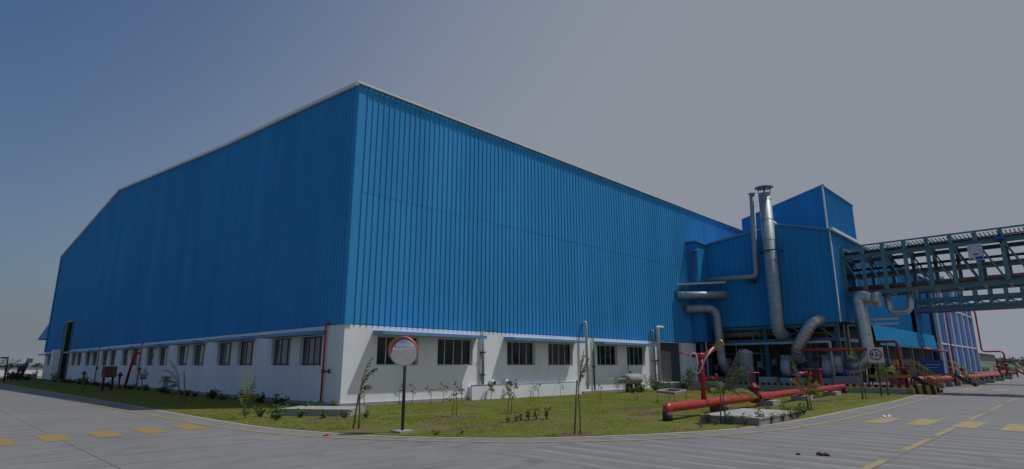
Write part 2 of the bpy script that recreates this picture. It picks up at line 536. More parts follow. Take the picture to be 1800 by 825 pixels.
def strip(mb, line, w, z, off=0.0):
    L = []
    for i, p in enumerate(line):
        d = (line[min(i + 1, len(line) - 1)] - line[max(i - 1, 0)]).normalized()
        nrm = Vector((-d.y, d.x, 0))
        L.append((p + nrm * (off - w / 2), p + nrm * (off + w / 2)))
    for a, b in zip(L[:-1], L[1:]):
        mb.quad((a[0].x, a[0].y, z), (b[0].x, b[0].y, z), (b[1].x, b[1].y, z), (a[1].x, a[1].y, z))
edge_s = smooth_line(EDGE)
mb = MB(); strip(mb, smooth_line(YL), 0.13, 0.008)
mb.build('edge_line', M['mark_line'], road)
mb = MB(); strip(mb, edge_s, 0.18, 0.004, off=-0.09)
mb.build('pale_margin', M['margin'], road)
# yellow blocks across both road mouths, dashes on the centre line
for x, y in ((-0.35, 17.4), (0.65, 17.5), (1.66, 17.6), (2.68, 17.7), (3.69, 17.78), (4.69, 17.88), (5.71, 18.0)):
    mb = MB(); mb.quad((x - .27, y - .85, .004), (x + .27, y - .85, .004), (x + .27, y + .85, .004), (x - .27, y + .85, .004))
    mb.build('yellow_block', M['mark'], road)
for x, y in ((21.45, 4.9), (21.6, 3.87), (21.6, 2.78), (21.5, 1.72), (21.5, .66), (52.8, 6.4), (53.1, 4.75), (53.1, 3.2)):
    k = 1.0 if x < 40 else 1.5
    mb = MB(); mb.quad((x - 1.25, y - .28 * k, .004), (x + 1.25, y - .28 * k, .004), (x + 1.25, y + .28 * k, .004), (x - 1.25, y + .28 * k, .004))
    mb.build('yellow_block', M['mark_pale'], road)
for x0, x1 in ((9.6, 12.5), (14.2, 16.7), (17.7, 20.2), (23.3, 26.9), (29.2, 33.4), (36, 40.5), (44, 48), (52, 56)):
    y = 2.92 + 0.006 * (x0 - 10)
    mb = MB(); mb.quad((x0, y - .07, .004), (x1, y - .07, .004), (x1, y + .07, .004), (x0, y + .07, .004))
    mb.build('centre_dash', M['mark_pale'], road)

mb = MB()
poly = [(p.x, p.y) for p in edge_s]
inner = [(41.0, 21.88), (12.44, 21.88), (12.44, 118)]
zl = 0.014
vb = [(x, y, zl) for x, y in poly + inner]
# triangulated strip-wise: outer edge to building foot
lawn_in = []
for p in edge_s:
    if p.x < 9.0 and p.y > 12: lawn_in.append((12.44, max(p.y, 21.88)))
    elif p.x < 13 and p.y > 8.3: lawn_in.append((12.44, 21.88))
    else: lawn_in.append((max(12.44, p.x), 21.88))
for i in range(len(edge_s) - 1):
    a, b = edge_s[i], edge_s[i + 1]; c, d = lawn_in[i + 1], lawn_in[i]
    pts = [(a.x, a.y, zl), (b.x, b.y, zl), (*c, zl)]
    if (Vector(c) - Vector(d)).length > 1e-4: pts.append((*d, zl))
    mb.quad(*pts)
    mb.quad((a.x, a.y, zl), (a.x, a.y, -.05), (b.x, b.y, -.05), (b.x, b.y, zl))
lawn = structure(mb, 'lawn', M['lawn'])

def in_lawn(x, y):
    if x > 41 or y > 118: return False
    if x > 12.44 and y > 21.8: return False
    if y > 21.88 or x < 12.44:
        # left strip: compare with edge x at this y
        for a, b in zip(edge_s[:-1], edge_s[1:]):
            if b.y <= y <= a.y and a.x < 13.5:
                t = (a.y - y) / max(a.y - b.y, 1e-6)
                return x > a.x + (b.x - a.x) * t + 0.02 and x < 12.4
        return False
    for a, b in zip(edge_s[:-1], edge_s[1:]):
        if a.x <= x <= b.x:
            t = (x - a.x) / max(b.x - a.x, 1e-6)
            return y > a.y + (b.y - a.y) * t + 0.02
    return False

import numpy as np
rng = np.random.default_rng(3)
def vnoise(x, y, s, seed):
    # smooth value noise
    r2 = np.random.default_rng(seed).random((64, 64))
    xs, ys = x / s, y / s
    xi, yi = np.floor(xs).astype(int), np.floor(ys).astype(int)
    fx, fy = xs - xi, ys - yi
    fx, fy = fx * fx * (3 - 2 * fx), fy * fy * (3 - 2 * fy)
    g = lambda a, b: r2[a % 64, b % 64]
    return (g(xi, yi) * (1 - fx) + g(xi + 1, yi) * fx) * (1 - fy) + (g(xi, yi + 1) * (1 - fx) + g(xi + 1, yi + 1) * fx) * fy

BEDS = [(13.3, 12.5, 1.1, .45), (11.75, 9.3, .5, .3), (12.0, 14.4, 1.1, .5), (15.3, 14.4, .8, .4), (20.5, 13.0, 1.6, .5), (9.2, 17.0, .8, .6), (11.0, 12.2, .9, .35), (30, 9.3, 1.2, .5), (24, 8.0, .6, .3), (18.3, 11.2, 1.2, .4)]
def grass():
    n = 300000
    # denser near the camera
    x = np.concatenate([rng.uniform(6.5, 26, n), rng.uniform(20, 41, n // 2), rng.uniform(6.6, 12.4, n // 2)])
    y = np.concatenate([rng.uniform(7.6, 21.8, n), rng.uniform(7.6, 21.8, n // 2), rng.uniform(15, 70, n // 2)])
    ok = np.array([in_lawn(a, b) for a, b in zip(x, y)])
    nn = vnoise(x, y, 1.3, 1) * 0.5 + vnoise(x, y, 0.45, 2) * 0.5
    keep = nn > rng.uniform(0.32, 0.66, len(x))
    for bx, by, rx, ry in BEDS:
        keep &= ~(((x - bx) / rx) ** 2 + ((y - by) / ry) ** 2 < rng.uniform(0.5, 1.3, len(x)))
    ok &= keep
    ok &= ~((x > 16.9) & (x < 20.5) & (y > 6.95 + (x - 17) * .05) & (y < 8.65 + (x - 17) * .05))
    ok &= ~((x > 8.8) & (x < 12.4) & (y > 18.1) & (y < 21.5) & (y > 19.4 - (x - 8.6)) )
    x, y = x[ok], y[ok]
    m = len(x)
    h = rng.uniform(0.010, 0.030, m) * (0.7 + 0.6 * vnoise(x, y, 2.2, 5))
    w = rng.uniform(0.006, 0.013, m) * (1 + np.hypot(x, y) / 40)
    an = rng.uniform(0, 2 * np.pi, m)
    le = rng.uniform(-0.055, 0.055, (m, 2))
    v = np.empty((m, 3, 3), np.float32)
    v[:, 0] = np.stack([x - np.cos(an) * w, y - np.sin(an) * w, np.full(m, zl - .005)], 1)
    v[:, 1] = np.stack([x + np.cos(an) * w, y + np.sin(an) * w, np.full(m, zl - .005)], 1)
    v[:, 2] = np.stack([x + le[:, 0], y + le[:, 1], zl + h], 1)
    me = bpy.data.meshes.new('grass')
    me.vertices.add(m * 3); me.loops.add(m * 3); me.polygons.add(m)
    me.vertices.foreach_set('co', v.ravel())
    me.loops.foreach_set('vertex_index', np.arange(m * 3, dtype=np.int32))
    me.polygons.foreach_set('loop_start', np.arange(0, m * 3, 3, dtype=np.int32))
    me.polygons.foreach_set('loop_total', np.full(m, 3, dtype=np.int32))
    me.update()
    me.materials.append(M['blade'])
    o = bpy.data.objects.new('grass', me); COL.objects.link(o)
    o['kind'] = 'stuff'; o['label'] = 'short green grass growing on the lawn around the factory'; o['category'] = 'grass'
grass()

# bare soil patches as low heaps of crumbs
def soil_patch(cx, cy, rx, ry, n, seed):
    r = random.Random(seed); mb = MB()
    for _ in range(n):
        a = r.uniform(0, 6.283); q = math.sqrt(r.random())
        x, y = cx + math.cos(a) * q * rx, cy + math.sin(a) * q * ry
        if not in_lawn(x, y): continue
        s_ = r.uniform(.012, .05)
        p = [(x + s_ * math.cos(t + a) * r.uniform(.7, 1.3), y + s_ * math.sin(t + a) * r.uniform(.7, 1.3), zl) for t in (0, 1.57, 3.14, 4.71)]
        top = (x + r.uniform(-.01, .01), y, zl + s_ * r.uniform(.4, .9))
        for i in range(4): mb.quad(p[i], p[(i + 1) % 4], top)
    return mb
mb = MB()
for i, b in enumerate(BEDS):
    q = soil_patch(*b, int(420 * b[2]), i)
    n0 = len(mb.v); mb.v += q.v; mb.f += [tuple(n0 + k for k in f) for f in q.f]; mb.sm += q.sm
o = mb.build('soil', M['soil'], None, kind='stuff', label='brown crumbly soil of bare patches in the lawn', category='soil')

# ------------------------------------------------------------------ ribbed sheet
def sheet_mb(w, z0, ztop, pitch, rib_h=0.037, off=0.0, b=0.042, t=0.022):
    """sheet along +x from 0 to w, facing -y; ztop(u) gives the upper edge."""
    prof = [(0.0, 0.0)]
    n = int(round(w / pitch))
    for i in range(n):
        c = (i + 0.5) * pitch
        prof += [(c - b, 0.0), (c - t, rib_h), (c + t, rib_h), (c + b, 0.0)]
    prof.append((w, 0.0))
    mb = MB()
    for (u0, h0), (u1, h1) in zip(prof[:-1], prof[1:]):
        mb.quad((u0, -h0 - off, z0), (u1, -h1 - off, z0), (u1, -h1 - off, ztop(u1)), (u0, -h0 - off, ztop(u0)))
    # turned lower edge gives the sheet a thickness
    for (u0, h0), (u1, h1) in zip(prof[:-1], prof[1:]):
        mb.quad((u0, 0.012, z0), (u1, 0.012, z0), (u1, -h1 - off, z0), (u0, -h0 - off, z0))
    return mb

def wall_open(mb, O, u, nrm, L, z0, z1, ops, depth):
    """front face with rectangular openings (u0,u1,za,zb) and reveals going in by depth"""
    O, u, nrm = Vector(O), Vector(u), Vector(nrm)
    us = sorted({0, L, *[o[0] for o in ops], *[o[1] for o in ops]})
    zs = sorted({z0, z1, *[o[2] for o in ops], *[o[3] for o in ops]})
    P = lambda a, z, d=0: O + u * a + Vector((0, 0, z)) - nrm * d
    flip = u.cross(Vector((0, 0, 1))).dot(nrm) < 0
    def q(*p): mb.quad(*(p[::-1] if flip else p))
    for a, b in zip(us[:-1], us[1:]):
        for c, d in zip(zs[:-1], zs[1:]):
            m, z = (a + b) / 2, (c + d) / 2
            if any(o[0] < m < o[1] and o[2] < z < o[3] for o in ops): continue
            q(P(a, c), P(b, c), P(b, d), P(a, d))
    for a, b, c, d in ops:
        q(P(a, c), P(b, c), P(b, c, depth), P(a, c, depth))
        q(P(a, d, depth), P(b, d, depth), P(b, d), P(a, d))
        q(P(a, c, depth), P(a, d, depth), P(a, d), P(a, c))
        q(P(b, c), P(b, d), P(b, d, depth), P(b, c, depth))

# ------------------------------------------------------------------ main factory hall
BX, BY = 12.44, 21.88
FAR_Y, RX1 = 97.4, 60.0
hall = thing('factory_hall', 'big blue ribbed sheet factory hall on a white windowed base', 'building', (BX, BY, 0))
GP = [(BY, 14.10), (27.06, 14.62), (38.3, 15.66), (68.1, 19.08), (FAR_Y, 16.1)]
def gz(y):
    for (a, za), (b, zb) in zip(GP[:-1], GP[1:]):
        if a <= y <= b: return za + (zb - za) * (y - a) / (b - a)
    return GP[0][1] if y < BY else GP[-1][1]
right_ops = []
for k in range(3):
    x = 14.05 + 7.93 * k
    right_ops += [(x - BX, x + 2.2 - BX, 1.66, 2.92), (x + 3.3 - BX, x + 5.5 - BX, 1.66, 2.92)]
left_starts = []
for k in range(8):
    y = 23.67 + 7.24 * k
    left_starts += [y, y + 3.0]
left_starts += [89.6, 93.2]
PT = 3.36
mb = MB()
wall_open(mb, (BX, BY, 0), (1, 0, 0), (0, -1, 0), 30.4, 0, PT, right_ops + [(24.86, 28.1, 0.5, 3.30)], 0.30)
left_ops = [(y - BY, y + 2.08 - BY, 1.66, 2.92) for y in left_starts]
wall_open(mb, (BX, BY, 0), (0, 1, 0), (-1, 0, 0), FAR_Y - BY, 0, PT, left_ops + [(81.2 - BY, 86.6 - BY, 0.1, PT - .001)], 0.30)
mb.quad((BX, BY, PT), (BX + 30.4, BY, PT), (BX + 30.4, BY + .3, PT), (BX + .3, BY + .3, PT))
mb.quad((BX, BY, PT), (BX + .3, BY + .3, PT), (BX + .3, FAR_Y, PT), (BX, FAR_Y, PT))
mb.build('plinth_wall', M['white'], hall)
mb = MB()      # body behind the sheets: closes the hall so that it casts its shadow
P = [(y, z - 0.06) for y, z in GP]
mb.quad((BX + .06, BY + .06, 3.3), (RX1, BY + .06, 3.3), (RX1, BY + .06, P[0][1]), (BX + .06, BY + .06, P[0][1]))
mb.quad(*[(BX + .06, y, 3.3) for y in (FAR_Y - .02, BY + .06)], *[(BX + .06, max(y, BY + .06), z) for y, z in P])
mb.quad(*[(RX1, y, 0) for y in (BY + .06, FAR_Y)], *[(RX1, y, z) for y, z in P[::-1]])
mb.quad((BX + .06, FAR_Y - .02, 0), (RX1, FAR_Y - .02, 0), (RX1, FAR_Y - .02, P[-1][1]), (BX + .06, FAR_Y - .02, P[-1][1]))
mb.quad((BX + .32, BY + .32, 0), (BX + .32, BY + .32, 3.32), (RX1, BY + .32, 3.32), (RX1, BY + .32, 0))
mb.quad((BX + .32, BY + .32, 0), (BX + .32, FAR_Y, 0), (BX + .32, FAR_Y, 3.32), (BX + .32, BY + .32, 3.32))
mb.build('inner_shell', M['brownwall'], hall)
mb = MB()
for (a, za), (b, zb) in zip(GP[:-1], GP[1:]):
    mb.quad((BX - .1, a, za + .16), (RX1 + .3, a, za + .16), (RX1 + .3, b, zb + .16), (BX - .1, b, zb + .16))
    mb.quad((BX - .1, a, za + .08), (BX - .1, b, zb + .08), (RX1 + .3, b, zb + .08), (RX1 + .3, a, za + .08))
mb.build('roof', M['trim'], hall)
mb = MB()
for (a, za), (b, zb) in zip(GP[:-1], GP[1:]):
    mb.beam((BX - .12, a, za + .08), (BX - .12, b + .02, zb + .08), .12, .16)
mb.build('gable_trim', M['trim'], hall)
mb = MB(); mb.beam((BX - .2, BY - .12, 14.17), (RX1, BY - .12, 14.17), .12, .08)
mb.build('eave_trim', M['trim'], hall)
# ribbed cladding sheets, two tiers with a lap near 9 m
SW = 0.9
seam = 9.15
me_lo = sheet_mb(SW, PT - .03, lambda u: seam + .08, .3).mesh('cladding_sheet', M['blue'])
me_hi = sheet_mb(SW, seam, lambda u: 14.10, .3, off=0.008).mesh('cladding_sheet', M['blue'])
me_lol = sheet_mb(SW, PT - .03, lambda u: seam + .08, .3, rib_h=.055).mesh('cladding_sheet', M['blue'])
n = int((RX1 - BX - .3) / SW)
for i in range(n):
    x = BX + .3 + i * SW
    inst('cladding_sheet', me_lo, hall, (x, BY, 0))
    inst('cladding_sheet', me_hi, hall, (x, BY, 0))
nl = int((FAR_Y - BY - .3) / SW)
for i in range(nl):
    y1 = BY + .3 + (i + 1) * SW
    if y1 > 81.0 and y1 - SW < 86.6:
        ml = sheet_mb(SW, 6.55, lambda u: seam + .08, .3, rib_h=.055).mesh('cladding_sheet', M['blue'])
        inst('cladding_sheet', ml, hall, (BX, y1, 0), -math.pi / 2)
    else:
        inst('cladding_sheet', me_lol, hall, (BX, y1, 0), -math.pi / 2)
    mh = sheet_mb(SW, seam, lambda u, y1=y1: gz(y1 - u) - .0, .3, rib_h=.055, off=0.014).mesh('cladding_sheet', M['blue'])
    inst('cladding_sheet', mh, hall, (BX, y1, 0), -math.pi / 2)
mb = MB()
mb.box(BX - .05, BX + .31, BY - .052, BY - .046, PT - .04, 14.1)
mb.box(BX - .052, BX - .046, BY - .05, BY + .31, PT - .04, 14.1)
mb.build('corner_flashing', M['blue'], hall)
mb = MB(); mb.beam((BX - .05, FAR_Y, 3.3), (BX - .05, FAR_Y, 16.1), .12, .3); mb.build('corner_flashing', M['blue'], hall)
# windows
def window_part(w, h, nm):
    fr = MB(); t = .05
    fr.box(0, w, 0, .06, 0, t); fr.box(0, w, 0, .06, h - t, h)
    fr.box(0, t, 0, .06, t, h - t); fr.box(w - t, w, 0, .06, t, h - t)
    for i in range(1, nm):
        x = w * i / nm
        fr.box(x - .025, x + .025, 0, .06, t, h - t)
    return fr
WH = 1.26
fr4 = window_part(2.2, WH, 4).mesh('window', paint('window_frame_painted_sunlit', (0.48, 0.49, 0.50), 0.5))  # dark frame colour lightened to look sunlit on the right wall
fr4l = window_part(2.08, WH, 4).mesh('window', M['frame'])
fr3 = window_part(2.08, WH, 3).mesh('window', M['frame'])
pn = {}
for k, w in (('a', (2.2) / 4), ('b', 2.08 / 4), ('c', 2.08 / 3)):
    q = MB(); q.box(.02, w - .02, .022, .034, .04, WH - .04); pn[k] = q.mesh('pane', M['glass' if k == 'a' else 'glass_reflection'])
def put_window(fm, pm, npane, w, loc, rz):
    o = inst('window', fm, hall, loc, rz)
    d = Matrix.Rotation(rz, 3, 'Z') @ Vector((1, 0, 0))
    for i in range(npane):
        p = bpy.data.objects.new('pane', pm); COL.objects.link(p); p.parent = o
        p.location = (i * w / npane, random.uniform(-.003, .003), 0)
        p.rotation_euler = (0, 0, random.uniform(-.006, .006))
for a, b, c, d in right_ops:
    put_window(fr4, pn['a'], 4, 2.2, (BX + a, BY + .17, 1.66), 0)
for i, y in enumerate(left_starts):
    if i == 0: put_window(fr4l, pn['b'], 4, 2.08, (BX + .17, y + 2.08, 1.66), -math.pi / 2)
    else: put_window(fr3, pn['c'], 3, 2.08, (BX + .17, y + 2.08, 1.66), -math.pi / 2)
# window hoods
def hood(L):
    mb = MB(); d = .76
    mb.prism([(0, 0, 2.95), (0, -d, 2.94), (0, -d, 3.085), (0, 0, 3.13)], (L, 0, 0))
    return mb
hm = hood(6.0).mesh('window_hood', M['blue_trim'])
for k in range(3):
    inst('window_hood', hm, hall, (13.8 + 7.93 * k, BY - .002, 0))
hm2 = hood(5.58).mesh('window_hood', M['blue_trim'])
for k in range(8):
    inst('window_hood', hm2, hall, (BX - .002, 23.42 + 7.24 * k + 5.58, random.uniform(-.02, .02)), -math.pi / 2)
inst('window_hood', hm2, hall, (BX - .002, 89.2 + 8.2, 0), -math.pi / 2)
# low skirting with a pipe on it, at the foot of the sunny wall
mb = MB(); mb.box(19.3, 27.9, BY - .28, BY - .002, 0, .66); mb.build('skirting', M['white'], hall)
mb = MB(); mb.tube([(19.3, BY - .2, .70), (27.9, BY - .2, .72)], .04, 8); mb.build('skirting_pipe', M['greypipe'], hall)
mb = MB(); mb.box(12.34, 36.4, BY - .10, BY - .003, 0, .16); mb.build('foot_ledge', M['concrete_lt'], hall)
mb = MB(); mb.box(BX - .12, BX - .002, BY - .1, 81, 0, .14); mb.build('foot_ledge', M['concrete_lt'], hall)
# roller shutter with slats
sh = MB(); sh.box(37.3, 40.54, BY + .22, BY + .26, .5, 3.3)
sh = sh.build('roller_shutter', M['shutter'], hall)
slm = MB(); slm.prism([(0, 0, 0), (0, -.035, .03), (0, -.035, .125), (0, 0, .15)], (3.2, 0, 0)); slm = slm.mesh('slat', M['shutter'])
for i in range(18):
    o = bpy.data.objects.new('slat', slm); COL.objects.link(o); o.parent = sh
    o.location = (37.32 - BX, .222, .52 + i * .153)
# tall doorway in the shaded gable with its pale surround
M['doorway_shade'] = paint('doorway_painted_shade', (0.022, 0.016, 0.014), 0.95, spec=0.05)
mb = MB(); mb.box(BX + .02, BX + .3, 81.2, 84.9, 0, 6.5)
mb.build('doorway', M['doorway_shade'], hall)  # solid block in the opening, its colour standing for the dark inside
mb = MB(); mb.box(BX - .02, BX + .3, 84.9, 86.6, 0, 6.5); mb.build('door_leaf', paint('door_leaf', (.05, .09, .13), .6), hall)
mb = MB()
mb.box(BX - .1, BX + .05, 80.9, 81.2, 0, 6.7); mb.box(BX - .1, BX + .05, 81.2, 86.6, 6.5, 6.7)
mb.build('door_frame', M['steelb'], hall)
mb = MB(); mb.box(BX - .6, BX - .002, 86.7, 88.4, 0, 3.5); mb.build('door_pier', M['white'], hall)
# sloping canopy on the far side wall
mb = MB()
mb.prism([(BX - .1, FAR_Y, 7.3), (BX - .1, FAR_Y + 8, 5.35), (BX - .1, FAR_Y + 8, 5.15), (BX - .1, FAR_Y, 7.0)], (20, 0, 0))
mb.prism([(BX - .09, FAR_Y + .1, 7.0), (BX - .09, FAR_Y + 7.9, 5.2), (BX - .09, FAR_Y + .1, 5.2)], (.06, 0, 0))
mb.build('canopy', M['blue'], hall)

# ------------------------------------------------------------------ pipes fixed to the hall walls (each a thing)
def pipe_thing(name, label, cat, pts, r, mat, rad=.15, n=10, clamps=(), group=None, collars=()):
    p0 = Vector(pts[0])
    t = thing(name, label, cat, p0, group)
    mb = MB(); path = bend(pts, rad); mb.tube(path, r, n); mb.build('pipe', mat, t)
    for c, d in collars:
        q = MB(); q.ring(c, d, r, .07, r * .14, n + 2); q.build('collar', mat, t)
    for c in clamps:
        q = MB(); q.box(c[0] - r * 1.5, c[0] + r * 1.5, c[1] - r * 1.5, c[1] + r * 1.5, c[2] - .03, c[2] + .03); q.build('clamp', M['dark'], t)
    return t
t = pipe_thing('downpipe', 'grey-green downpipe on the sunny wall right of the second window', 'pipe', [(20.14, BY - .12, 3.34), (20.14, BY - .12, .70)], .075, M['greypipe'], clamps=[(20.14, BY - .09, 2.3), (20.14, BY - .09, 1.2)])
t = pipe_thing('vent_pipe', 'grey gooseneck vent pipe beside the thin palm, hooked at the top', 'pipe', [(28.45, BY - .02, 4.15), (28.45, BY - .3, 4.25), (28.45, BY - .3, .3)], .085, M['palepipe'], rad=.22, clamps=[(28.45, BY - .2, 2.2)])
t = pipe_thing('downpipe', 'thin green downpipe right of the gooseneck vent pipe', 'pipe', [(29.42, BY - .1, 3.36), (29.42, BY - .1, .2)], .05, paint('green_pipe', (.05, .16, .11), .5), clamps=[(29.42, BY - .07, 1.6)])
t = pipe_thing('vent_pipe', 'tall grey vent pipe with a side outlet left of the roller shutter', 'pipe', [(36.75, BY - .28, .2), (36.75, BY - .28, 4.3), (37.5, BY - .28, 4.3)], .13, M['palepipe'], rad=.12, clamps=[(36.75, BY - .2, 2.0)])
t = pipe_thing('vent_pipe', 'slimmer grey vent pipe standing just left of the shutter', 'pipe', [(36.3, BY - .2, .2), (36.3, BY - .2, 4.05), (36.3, BY, 4.05)], .07, M['greypipe'], clamps=[(36.3, BY - .12, 2.0)])
def drain(x, label):
    t = thing('drain_stub', label, 'pipe', (x, BY, .84))
    mb = MB(); mb.tube([(x, BY, .88), (x + .05, BY - .28, .80)], .12, 12); mb.build('pipe', M['trim'], t)
    mb = MB(); mb.tube([(x + .05, BY - .275, .80), (x + .052, BY - .29, .797)], .095, 12); mb.build('opening', M['black'], t)
drain(20.75, 'white drain stub poking from the wall beside the grey-green downpipe')
drain(21.75, 'white drain stub poking from the wall below the third window')
# white cylindrical tank lying by the wall
t = thing('pressure_tank', 'small pale grey cylindrical tank lying on legs below the last windows', 'tank', (32.6, BY - .8, 0))
mb = MB(); mb.lathe((31.7, BY - .8, .82), (1, 0, 0), [(0, .05), (.03, .2), (.1, .29), (.2, .33), (1.5, .33), (1.6, .29), (1.68, .2), (1.7, .05)], 18); mb.build('shell', M['concrete_lt'], t)
mb = MB(); mb.tube([(32.3, BY - .8, 1.12), (32.3, BY - .8, 1.32)], .06, 8); mb.build('neck', M['dark'], t)
for xx in (32.1, 33.1):
    mb = MB(); mb.box(xx - .06, xx + .06, BY - 1.05, BY - .55, .03, .5); mb.build('leg', M['dark'], t)
mb = MB(); mb.tube([(29.7, BY - .5, .82), (31.7, BY - .8, .85)], .03, 6); mb.build('feed_pipe', M['palepipe'], t)
pipe_thing('breather_pipe', 'slim grey pipe rising behind the small grey tank', 'pipe', [(33.0, BY - .2, .1), (33.0, BY - .2, 1.7)], .035, M['greypipe'])
# red fire risers on the shaded wall
def riser(y, label, tap, z0=.1, x=BX - .1):
    t = thing('fire_riser', label, 'pipe', (x, y, 0), 'red fire risers on the shaded wall')
    mb = MB(); mb.tube(bend([(x + .1, y - .22, 3.42), (x, y - .22, 3.42), (x, y, 3.42), (x, y, z0)], .06), .042, 8); mb.build('pipe', M['red'], t)
    if tap:
        mb = MB(); mb.tube([(x, y, 1.42), (x - .02, y - .56, 1.42)], .03, 6); mb.tube([(x - .02, y - .56, 1.33), (x - .02, y - .56, 1.51)], .05, 8); mb.build('hydrant_valve', M['dark'], t)
        mb = MB(); mb.ring((x, y, 1.42), (0, 0, 1), .05, .16, .025, 8); mb.build('collar', M['red'], t)
    return t
riser(23.28, 'red fire riser with a black tap nearest the building corner', True)
riser(51.7, 'red fire riser with a black tap midway along the shaded wall', True)
riser(66.0, 'slim red fire riser behind the red hose box', True)
riser(80.4, 'far red fire riser beside the tall dark doorway', False)
t = thing('lean_pipe', 'thick red pipe leaning down the wall beside the midway riser', 'pipe', (BX - .5, 52.6, 0))
mb = MB(); mb.tube(bend([(BX - .1, 52.3, 2.6), (BX - .4, 52.1, 2.55), (BX - .45, 53.4, .1)], .2), .10, 8); mb.build('pipe', M['red'], t)
# bracket fixture low on the shaded wall
t = thing('wall_hopper', 'small grey rainwater hopper low on the shaded wall by a palm', 'hopper', (BX, 44.6, 0))
mb = MB(); mb.prism([(BX - .3, 44.2, .95), (BX - .3, 45.1, .95), (BX - .3, 44.85, .75), (BX - .3, 44.45, .75)], (.28, 0, 0)); mb.build('bowl', M['greypipe'], t)
mb = MB(); mb.box(BX - .2, BX - .02, 44.5, 44.8, .05, .75); mb.build('stem', M['greypipe'], t)

# ------------------------------------------------------------------ side annex with its raised blue box
AX, AY0, AY1 = 44.0, 11.80, 21.86
annex = thing('process_annex', 'raised blue process house with gable roof, open steel base, beside the hall', 'building', (AX, 17, 0))
AP = [(AY0, 10.92), (15.1, 11.86), (AY1, 11.05)]
def az(y):
    y = min(max(y, AY0), AY1)
    for (a, za), (b, zb) in zip(AP[:-1], AP[1:]):
        if a <= y <= b: return za + (zb - za) * (y - a) / (b - a)
    return AP[-1][1]
ns = int((AY1 - AY0) / SW) + 1
wS = (AY1 - AY0) / ns
for i in range(ns):
    y1 = AY0 + (i + 1) * wS
    ms = sheet_mb(wS, 4.55, lambda u, y1=y1: az(y1 - u), wS / 2, rib_h=.035).mesh('front_sheet', M['blue_side'])
    inst('front_sheet', ms, annex, (AX, y1, 0), -math.pi / 2)
AX1 = 77.0
n = int(10 / SW)
sm1 = sheet_mb(SW, 4.62, lambda u: 11.0, .3).mesh('side_sheet', M['blue_side'])
sm2 = sheet_mb(SW, 4.7, lambda u: 10.9, .3).mesh('side_sheet', M['blue_side'])
for i in range(int((AX1 - AX) / SW)):
    x = AX + .05 + i * SW
    recess = .35 if 66 < x < 68.5 else 0
    inst('side_sheet', sm1 if x < 56 else sm2, annex, (x, AY0 + recess, 0))
mb = MB()
mb.box(AX - .05, AX + .1, AY0 - .055, AY0 - .049, 4.55, 10.95); mb.box(AX - .055, AX - .049, AY0 - .05, AY0 + .0, 4.55, 10.95)
mb.build('corner_trim', M['trim'], annex)
mb = MB()
mb.quad((AX + .05, AY0 + .4, 4.5), (AX1, AY0 + .4, 4.5), (AX1, AY0 + .4, 10.9), (AX + .05, AY0 + .4, 10.9))
mb.quad((AX + .03, AY0 + .03, 4.52), (AX + .03, AY1, 4.52), *[(AX + .03, y, z - .05) for y, z in AP[::-1]])
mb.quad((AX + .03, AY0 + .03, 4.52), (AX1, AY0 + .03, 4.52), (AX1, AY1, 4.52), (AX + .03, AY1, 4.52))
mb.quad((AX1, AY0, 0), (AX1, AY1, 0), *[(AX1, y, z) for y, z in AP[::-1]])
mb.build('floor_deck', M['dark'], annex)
mb = MB()
for (a, za), (b, zb) in zip(AP[:-1], AP[1:]):
    a2 = a - .12 if a == AY0 else a
    za2 = za - .03 if a == AY0 else za
    mb.prism([(AX - .14, a2, za2 + .02), (AX - .14, b, zb + .02), (AX - .14, b, zb + .16), (AX - .14, a2, za2 + .16)], (AX1 - AX + .3, 0, 0))
mb.build('roof', M['blue_trim'], annex)
mb = MB(); mb.beam((AX - .16, AY0 - .2, 11.02), (AX1, AY0 - .2, 11.0), .2, .2); mb.build('gutter', M['trim'], annex)
# narrow connecting shaft against the hall
mb = MB(); mb.box(42.35, AX - .06, 20.98, AY1 - .02, 3.45, 11.2); mb.build('connecting_shaft', M['blue_side'], annex)
mb = MB(); mb.prism([(42.2, 20.85, 11.2), (42.2, AY1 - .02, 11.3), (42.2, AY1 - .02, 11.42), (42.2, 20.85, 11.32)], (1.9, 0, 0)); mb.build('shaft_roof', M['blue_trim'], annex)
# base floor, columns, beams
mb = MB(); mb.box(42.9, AX1, AY0 + .2, AY1, 0, .42); mb.build('base_floor', M['concrete'], annex)
mb = MB(); mb.box(50.5, 50.8, AY0 + .4, AY1, .42, 4.5); mb.build('rear_wall', M['concrete'], annex)
for x in (44.1, 49.5):
    for y in (12.1, 14.05, 16.95, 21.4):
        mb = MB(); mb.box(x - .11, x + .11, y - .13, y - .11, .42, 4.5); mb.box(x - .11, x + .11, y + .11, y + .13, .42, 4.5); mb.box(x - .015, x + .015, y - .11, y + .11, .42, 4.5)
        mb.box(x - .2, x + .2, y - .2, y + .2, .42, .46); mb.build('column', M['steelb'], annex)
for z, h in ((4.38, .22), (3.42, .24)):
    for x in (44.1, 49.5):
        mb = MB(); mb.beam((x, 12.0, z), (x, AY1, z), .16, h); mb.build('beam', M['steelb'], annex)
for y in (12.1, 14.05, 16.95, 21.4):
    mb = MB(); mb.beam((44.2, y, 3.42), (49.4, y, 3.42), .16, .24); mb.build('beam', M['steelb'], annex)
for a, b in (((44.1, 14.1, 3.5), (44.1, 14.9, 4.3)), ((44.1, 17.9, 3.5), (44.1, 17.55, 4.35)), ((44.1, 12.2, 3.5), (44.1, 13.2, 4.3))):
    mb = MB(); mb.beam(a, b, .12); mb.build('brace', M['steelb'], annex)
mb = MB()
for y in (12.9, 14.6, 15.6, 17.5, 18.9, 20.2): mb.tube([(44.3, y, 3.5), (44.3, y, 4.35)], .025, 6)
for z in (3.9, 4.3): mb.tube([(44.3, 12.2, z), (44.3, 21.2, z)], .02, 6)
mb.build('handrail', M['yellow'], annex)
